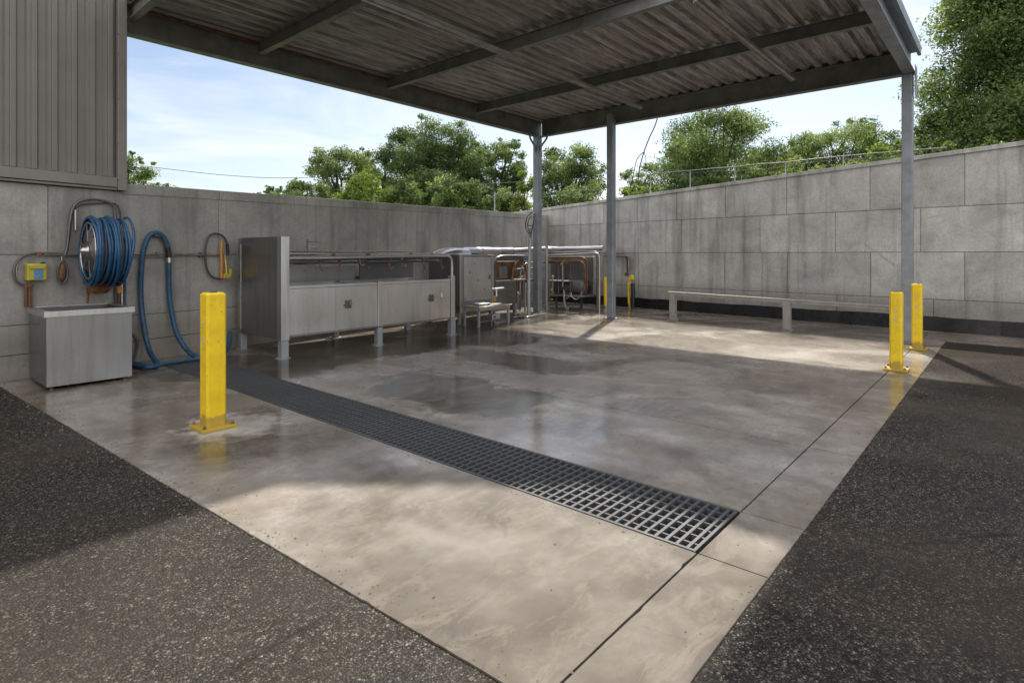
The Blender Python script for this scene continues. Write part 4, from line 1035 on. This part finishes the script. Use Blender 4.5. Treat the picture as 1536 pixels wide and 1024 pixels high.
# small far yellow post
yp = thing('short_yellow_post', (13.1, 8.05, 0), 'short round yellow post just left of the second column', 'post')
mb = MB(); mb.lathe((13.1, 8.05, .16), (0, 0, 1), [(0, .075), (.72, .075), (.745, .05)], 16); mb.build('sleeve', 'yellow', yp)
mb = MB(); mb.lathe((13.1, 8.05, .001), (0, 0, 1), [(0, .11), (.012, .11), (.013, .068), (.158, .068)], 16); mb.build('stub', 'alu', yp)
# yellow handled hose gun with black boot
yh = thing('washer_gun', tuple(onright(946, 462, .45)*1.0), 'yellow handle with black grip leaning by the right wall', 'washer gun')
q = lambda px, py: onright(px, py, .45)
mb = MB(); mb.tube(smooth_path([q(945, 464), q(943.5, 450), q(943, 432), q(944, 420), q(948, 414), q(950, 419)], 5), [.035]*26, 10); mb.build('handle_tube', 'yellow', yh)
mb = MB(); mb.tube([q(949, 425), q(950, 440), q(949, 462)], [.05, .06, .045], 10); mb.build('grip', 'black', yh)
mb = MB(); c_ = q(947, 417); mb.obox(c_, (.03, 0, 0), (0, .06, 0), (0, 0, .05)); mb.build('head', 'yellow', yh, bevel=.015)

# ------------------------------------------------------------------ wires beyond the walls
def wire(name, pts, r_, label):
    mb = MB(); mb.tube(smooth_path(pts, 6), r_, 6); o = mb.build(name, 'wire', origin=pts[0]); tag(o, label, 'wire')
wire('power_line', [atD(120, 236, 34), atD(230, 251, 34), atD(340, 263, 35), atD(430, 267, 36), atD(560, 262, 38)], .017, 'thin power line sagging across the sky left of the trees')
wp_ = thing('wire_fence', tuple(onleft(742, 320, -.6)), 'thin wire fence on a post above the far end of the left wall', 'wire fence')
mb = MB(); f0 = atD(742, 316, 18.5); mb.tube([f0, atD(742, 288, 18.5)], .022, 8); mb.build('post', 'galv', wp_)
for a_, b_ in (((742, 292), (905, 284)), ((742, 297), (905, 291)), ((640, 278), (800, 272))):
    mb = MB(); mb.tube([atD(a_[0], a_[1], 18.6), atD((a_[0]+b_[0])/2, (a_[1]+b_[1])/2+1, 19), atD(b_[0], b_[1], 19.6)], .009, 6); mb.build('wire', 'wire', wp_)

# ------------------------------------------------------------------ vegetation
def rnd_leaves(rng, centers, radii, counts, size, flat=.75, toneb=None):
    V = []; tone = []
    for c_, r_, n_, tb in zip(centers, radii, counts, toneb):
        n_ = int(n_)
        d_ = rng.normal(size=(n_, 3)); d_ /= np.linalg.norm(d_, axis=1)[:, None]
        rad = rng.random(n_)**.42
        # ragged: modulate radius by direction
        ph = rng.random(3)*6.28
        rad = rad*(1+.28*np.sin(d_[:, 0]*5+ph[0])*np.sin(d_[:, 1]*5+ph[1])+.18*np.sin(d_[:, 2]*8+ph[2]))
        p = d_*rad[:, None]*r_; p[:, 2] *= flat; p += c_
        # droop of leaf normals: mostly up and outward
        nn = d_*.6+rng.normal(size=(n_, 3))*.65+np.array([0, 0, .45]); nn /= np.linalg.norm(nn, axis=1)[:, None]
        a_ = np.cross(nn, rng.normal(size=(n_, 3))); a_ /= np.linalg.norm(a_, axis=1)[:, None]; b_ = np.cross(nn, a_)
        s_ = size*(.6+.8*rng.random(n_))[:, None]
        q = np.stack([p-a_*s_*.5, p+b_*s_*.30, p+a_*s_*.5, p-b_*s_*.30], axis=1)
        V.append(q.reshape(-1, 3)); tone.append(np.repeat(np.clip(tb+rng.normal(size=n_)*.16, 0, 1), 4))
    return np.concatenate(V), np.concatenate(tone)
def leaf_obj(name, V, tone, mat, parent):
    n = len(V)//4; me = bpy.data.meshes.new(name)
    me.vertices.add(len(V)); me.vertices.foreach_set('co', V.astype(np.float32).ravel())
    me.loops.add(len(V)); me.loops.foreach_set('vertex_index', np.arange(len(V), dtype=np.int32))
    me.polygons.add(n); me.polygons.foreach_set('loop_start', np.arange(0, len(V), 4, dtype=np.int32))
    at = me.attributes.new('tone', 'FLOAT', 'POINT'); at.data.foreach_set('value', tone.astype(np.float32))
    me.materials.append(mat); me.update(calc_edges=True); me.validate()
    o = bpy.data.objects.new(name, me); COL.objects.link(o); o.parent = parent; return o

def make_tree(px, ytop, hw, D, label, mat, kind='round', dens=1.0, seed=1, name='deciduous_tree', low=1.2, leaf=.10, lean=0, group=None):
    rng = np.random.default_rng(seed)
    c = atD(px, 382, D); base = Vector((c.x, c.y, -.03)); Ht = EYE+(HY-ytop)/FPX*D; R = 1.15*hw/FPX*D
    t = thing(name, tuple(base), label, 'tree', group)
    zc0, zc1 = max(low, .8), Ht
    cen = []; rad = []
    nC = int({'round': 62, 'airy': 54, 'cone': 60}.get(kind, 40)*min(2.0, max(.8, dens)))
    for i in range(nC):
        for _ in range(40):
            h = .95*rng.random()**.85
            if kind == 'cone': wr = R*(1-h)**.55*(.8+.2*math.sin(h*17))+.15*R
            elif kind == 'airy': wr = R*(math.sin(PI*min(1, .14+.76*h))**.6)
            else: wr = R*(math.sin(PI*min(1, .20+.68*h))**.55)
            a_ = rng.random()*2*PI; q = rng.random()**.45*wr
            r_ = R*(.20+.15*rng.random())*(1 if kind != 'airy' else .85)
            z = zc0+h*(zc1-zc0-r_*.7)
            p = np.array([math.cos(a_)*q*.92, math.sin(a_)*q*.92, z])
            if all(np.linalg.norm(p-o_) > .36*(r_+rr) for o_, rr in zip(cen, rad)) or _ == 39: break
        cen.append(p); rad.append(r_)
    ncore = 16
    for i in range(ncore):
        h = .05+.75*i/ncore; a_ = i*2.4; q = R*.42*math.sin(PI*min(1, .25+.62*h))
        cen.append(np.array([math.cos(a_)*q, math.sin(a_)*q, zc0+h*(zc1-zc0-.3*R)])); rad.append(R*(.50 if h < .6 else .36)*(1 if kind != 'airy' else .85))
    # small outlying sprigs break the outline
    k = int(nC*.9)
    for i in range(k):
        j = rng.integers(0, nC); d_ = rng.normal(size=3); d_[2] = abs(d_[2])*.8; d_ /= np.linalg.norm(d_)
        cen.append(cen[j]+d_*rad[j]*(.95+.35*rng.random())); rad.append(rad[j]*(.25+.25*rng.random()))
    for i in range(len(cen)):
        if cen[i][2]+rad[i]*.7 > zc1: cen[i][2] = zc1-rad[i]*.7
    rad = np.array(rad); area = rad**2; area[nC:nC+16] *= .55
    tot = dens*7800*(R/3)**1.2*9/ (leaf/.13)**1.5
    cnt = np.maximum(30, tot*area/area.sum())
    tb = np.clip(.48+rng.normal(size=len(cen))*.20, .05, .95)
    V, tone = rnd_leaves(rng, cen, rad, cnt, leaf, .72, tb)
    leaf_obj('crown', V, tone, mat, t)
    mb = MB(); tr = max(.10, .028*Ht)
    tz = zc0+(zc1-zc0)*.80
    tp_ = [Vector((rng.normal()*.04*i, rng.normal()*.04*i, tz*i/6)) for i in range(7)]
    mb.tube(tp_, [tr*(1-.13*i) for i in range(7)], 8)
    for i in range(min(nC, 34)):
        p = Vector(cen[i]); h0 = max(.6, p.z*.55); f = min(.98, h0/tz); i0 = int(f*6); st_ = tp_[min(i0, 5)].lerp(tp_[min(i0+1, 6)], f*6-i0)
        mdp = st_.lerp(p, .5)+Vector((rng.normal()*.12, rng.normal()*.12, .15))
        mb.tube([st_, mdp, p], [tr*.34, tr*.2, tr*.07], 5)
    mb.v = [v_+base for v_ in mb.v]; mb.build('trunk', 'bark', t, recalc=False)
    return t

T = make_tree
T(190, 221, 42, 26, 'small round bright tree showing at the corner of the clad building', L['mid'], 'round', .9, 1)
T(408, 270, 18, 33, 'smallest tree, a little tuft at the left end of the wood', L['deep'], 'round', .7, 2, low=.8)
T(446, 262, 26, 33, 'small rounded tree second from the left end of the wood', L['mid'], 'round', .8, 3)
T(512, 208, 55, 34, 'loose grey green tree with open branches left of the tallest one', L['pale'], 'airy', .62, 4)
T(568, 214, 38, 36, 'mid green tree crowded against the left side of the tallest tree', L['mid'], 'round', .8, 5)
T(646, 172, 80, 31, 'tallest tree behind the left wall with wide fanned crown', L['deep'], 'airy', 1.15, 6)
T(702, 205, 40, 33, 'dark leafy tree joined to the right side of the tallest tree', L['deep'], 'round', .9, 7)
T(757, 200, 36, 35, 'narrow tree seen left of the corner column', L['mid'], 'round', 1.0, 8)
T(852, 205, 50, 33, 'round topped tree between the corner column and the second column', L['mid'], 'round', .85, 9)
T(960, 236, 32, 34, 'thin sparse tree just right of the second column', L['pale'], 'airy', .42, 10)
T(1066, 150, 104, 30, 'broad layered tree above the middle of the right wall', L['mid'], 'airy', .95, 11)
T(1142, 208, 48, 32, 'dark lower tree on the right flank of the broad layered tree', L['deep'], 'round', .8, 12)
T(1192, 203, 42, 34, 'pale small tree between the two layered trees', L['pale'], 'round', .8, 13)
T(1262, 156, 66, 31, 'open pine like tree left of the right column', L['mid'], 'round', .9, 24)
T(1322, 186, 46, 33, 'bushy tree directly left of the right canopy column', L['mid'], 'round', .7, 15)
T(1515, -120, 138, 20, 'huge dark green tree rising out of frame at the right', L['mid'], 'cone', 1.9, 16, leaf=.10, low=1.5)
T(1422, 120, 42, 22, 'lower leafy tree at the left foot of the huge tree', L['mid'], 'round', 1.0, 17)

def shrub(px, ytop, hw, D, mat, label, seed, group):
    rng = np.random.default_rng(seed); c = atD(px, 382, D); base = Vector((c.x, c.y, -.03)); Ht = EYE+(HY-ytop)/FPX*D; R = hw/FPX*D
    t = thing('shrub', tuple(base), label, 'shrub', group)
    cen = []; rad = []
    for i in range(26):
        a_ = rng.random()*2*PI; q = rng.random()**.5*R*.8; h = rng.random(); r_ = R*(.24+.14*rng.random())
        cen.append(np.array([math.cos(a_)*q, math.sin(a_)*q, max(.3, (Ht-r_*.8)*(.35+.65*h)*(1-.18*(q/R)**2))])); rad.append(r_)
    for i in range(22):
        j = rng.integers(0, 26); cen.append(cen[j]+np.array([rng.normal()*.3*R, rng.normal()*.3*R, rad[j]*.7])); rad.append(rad[j]*.35)
        cen[-1][2] = min(cen[-1][2], Ht-.1)
    rad = np.array(rad); cnt = np.maximum(20, 20000*(R/2.2)**1.2*rad**2/(rad**2).sum())
    V, tone = rnd_leaves(rng, cen, rad, cnt, .11, .85, np.clip(.5+rng.normal(size=len(cen))*.2, 0, 1))
    leaf_obj('foliage', V, tone, mat, t)
    mb = MB()
    for i in range(8):
        p = Vector(cen[i]); mb.tube([Vector((0, 0, 0)), p*.5+Vector((0, 0, .2)), p], [.05, .03, .012], 5)
    mb.v = [v_+base for v_ in mb.v]; mb.build('stems', 'bark', t, recalc=False)
GL = 'shrubs behind the left wall'; GR = 'shrubs behind the right wall'
for i, (px, yt, hw, D, ma, lb, gr) in enumerate((
    (262, 274, 34, 26, 'mid', 'low shrub barely showing over the left wall beside the clad building', GL),
    (380, 285, 30, 30, 'deep', 'low dark shrub at the left end of the wood', GL),
    (430, 272, 34, 28, 'mid', 'rounded green shrub under the small rounded tree', GL),
    (485, 262, 36, 28, 'mid', 'leafy shrub below the loose grey green tree', GL),
    (545, 244, 46, 26, 'lime', 'brightest yellow green shrub left of the tallest tree', GL),
    (610, 262, 40, 26, 'mid', 'green shrub at the left foot of the tallest tree', GL),
    (672, 255, 42, 26, 'mid', 'arching shrub at the right foot of the tallest tree', GL),
    (732, 262, 40, 27, 'deep', 'dark shrub behind the wire fence post', GL),
    (792, 252, 28, 27, 'lime', 'yellow green shrub behind the corner column', GL),
    (868, 262, 42, 27, 'deep', 'shrub filling the gap between the corner and second columns', GR),
    (935, 262, 30, 27, 'lime', 'bright shrub behind the second column', GR),
    (985, 256, 36, 26, 'mid', 'shrub behind the hanging cable', GR),
    (1050, 236, 46, 26, 'deep', 'dark shrub under the broad layered tree', GR),
    (1120, 240, 44, 25, 'mid', 'green shrub right of the dark shrub under the layered tree', GR),
    (1185, 228, 40, 25, 'pale', 'olive shrub midway along the top of the right wall', GR),
    (1248, 222, 40, 25, 'mid', 'shrub at the foot of the open pine like tree', GR),
    (1325, 208, 42, 24, 'lime', 'yellow green shrub left of the right canopy column', GR),
    (1400, 196, 40, 18, 'mid', 'shrub just right of the right canopy column', GR),
    (1490, 190, 60, 16, 'deep', 'dense shrub under the huge tree at the right', GR))):
    shrub(px, yt, hw, D, L[ma], lb, 100+i, gr)

# ------------------------------------------------------------------ light, sky, camera
sun_from = Vector((.735, .30, 1)).normalized()
sl = bpy.data.lights.new('sun', 'SUN'); sl.energy = 3.7; sl.angle = math.radians(1.3); sl.color = (1, .93, .83)
so = bpy.data.objects.new('sun', sl); COL.objects.link(so); so.rotation_euler = (-sun_from).to_track_quat('-Z', 'Y').to_euler(); so.location = (10, 5, 20)

w = bpy.data.worlds.new('World'); scene.world = w; w.use_nodes = True; nt = w.node_tree
bg = nt.nodes['Background']; sky = nt.nodes.new('ShaderNodeTexSky'); sky.sky_type = 'NISHITA'; sky.sun_disc = False
sky.sun_elevation = math.asin(sun_from.z); sky.sun_rotation = math.atan2(sun_from.x, sun_from.y); sky.air_density = 1.0; sky.dust_density = 1.2; sky.ozone_density = 1.2
tc = nt.nodes.new('ShaderNodeTexCoord'); mp = nt.nodes.new('ShaderNodeMapping'); mp.inputs['Scale'].default_value = (1.0, 1.0, 4.5); mp.inputs['Rotation'].default_value = (.05, .12, .5)
nt.links.new(tc.outputs['Generated'], mp.inputs['Vector'])
no = nt.nodes.new('ShaderNodeTexNoise'); no.inputs['Scale'].default_value = 2.4; no.inputs['Detail'].default_value = 8; no.inputs['Roughness'].default_value = .58; no.inputs['Distortion'].default_value = .6
nt.links.new(mp.outputs[0], no.inputs['Vector'])
cr = nt.nodes.new('ShaderNodeValToRGB'); cr.color_ramp.elements[0].position = .44; cr.color_ramp.elements[1].position = .74; nt.links.new(no.outputs['Fac'], cr.inputs['Fac'])
ml = nt.nodes.new('ShaderNodeMath'); ml.operation = 'MULTIPLY'; ml.inputs[1].default_value = .75; nt.links.new(cr.outputs['Color'], ml.inputs[0])
mx = nt.nodes.new('ShaderNodeMix'); mx.data_type = 'RGBA'; nt.links.new(ml.outputs[0], mx.inputs[0])
sc_ = nt.nodes.new('ShaderNodeMix'); sc_.data_type = 'RGBA'; sc_.blend_type = 'MULTIPLY'; sc_.inputs[0].default_value = 1; nt.links.new(sky.outputs[0], sc_.inputs[6]); sc_.inputs[7].default_value = (.72, .675, .65, 1)
nt.links.new(sc_.outputs[2], mx.inputs[6]); mx.inputs[7].default_value = (4.9, 4.95, 5.1, 1)
# added fill light: bright cloud put in the unseen sky behind the camera
dt = nt.nodes.new('ShaderNodeVectorMath'); dt.operation = 'DOT_PRODUCT'; nt.links.new(tc.outputs['Generated'], dt.inputs[0]); dt.inputs[1].default_value = (-.70, -.50, .50)
ad = nt.nodes.new('ShaderNodeMath'); ad.operation = 'MULTIPLY_ADD'; nt.links.new(no.outputs['Fac'], ad.inputs[0]); ad.inputs[1].default_value = .5; nt.links.new(dt.outputs['Value'], ad.inputs[2])
c2 = nt.nodes.new('ShaderNodeValToRGB'); c2.color_ramp.elements[0].position = .30; c2.color_ramp.elements[1].position = .75; nt.links.new(ad.outputs[0], c2.inputs['Fac'])
m2 = nt.nodes.new('ShaderNodeMix'); m2.data_type = 'RGBA'; nt.links.new(c2.outputs['Color'], m2.inputs[0]); nt.links.new(mx.outputs[2], m2.inputs[6]); m2.inputs[7].default_value = (7.0, 6.9, 6.85, 1)
nt.links.new(m2.outputs[2], bg.inputs['Color']); bg.inputs['Strength'].default_value = .13

cam = bpy.data.cameras.new('camera'); co = bpy.data.objects.new('camera', cam); COL.objects.link(co); scene.camera = co
cam.sensor_width = 36; cam.lens = 36*FPX/1536; cam.shift_y = -(512-HY)/1536; cam.clip_end = 3000; cam.clip_start = .05
co.location = (0, 0, EYE); co.rotation_euler = (PI/2, 0, AZ-PI/2)
scene.view_settings.view_transform = 'Standard'; scene.view_settings.look = 'None'; scene.view_settings.exposure = .87; scene.view_settings.gamma = 1
for o in bpy.data.objects:
    if '_o' in o: del o['_o']
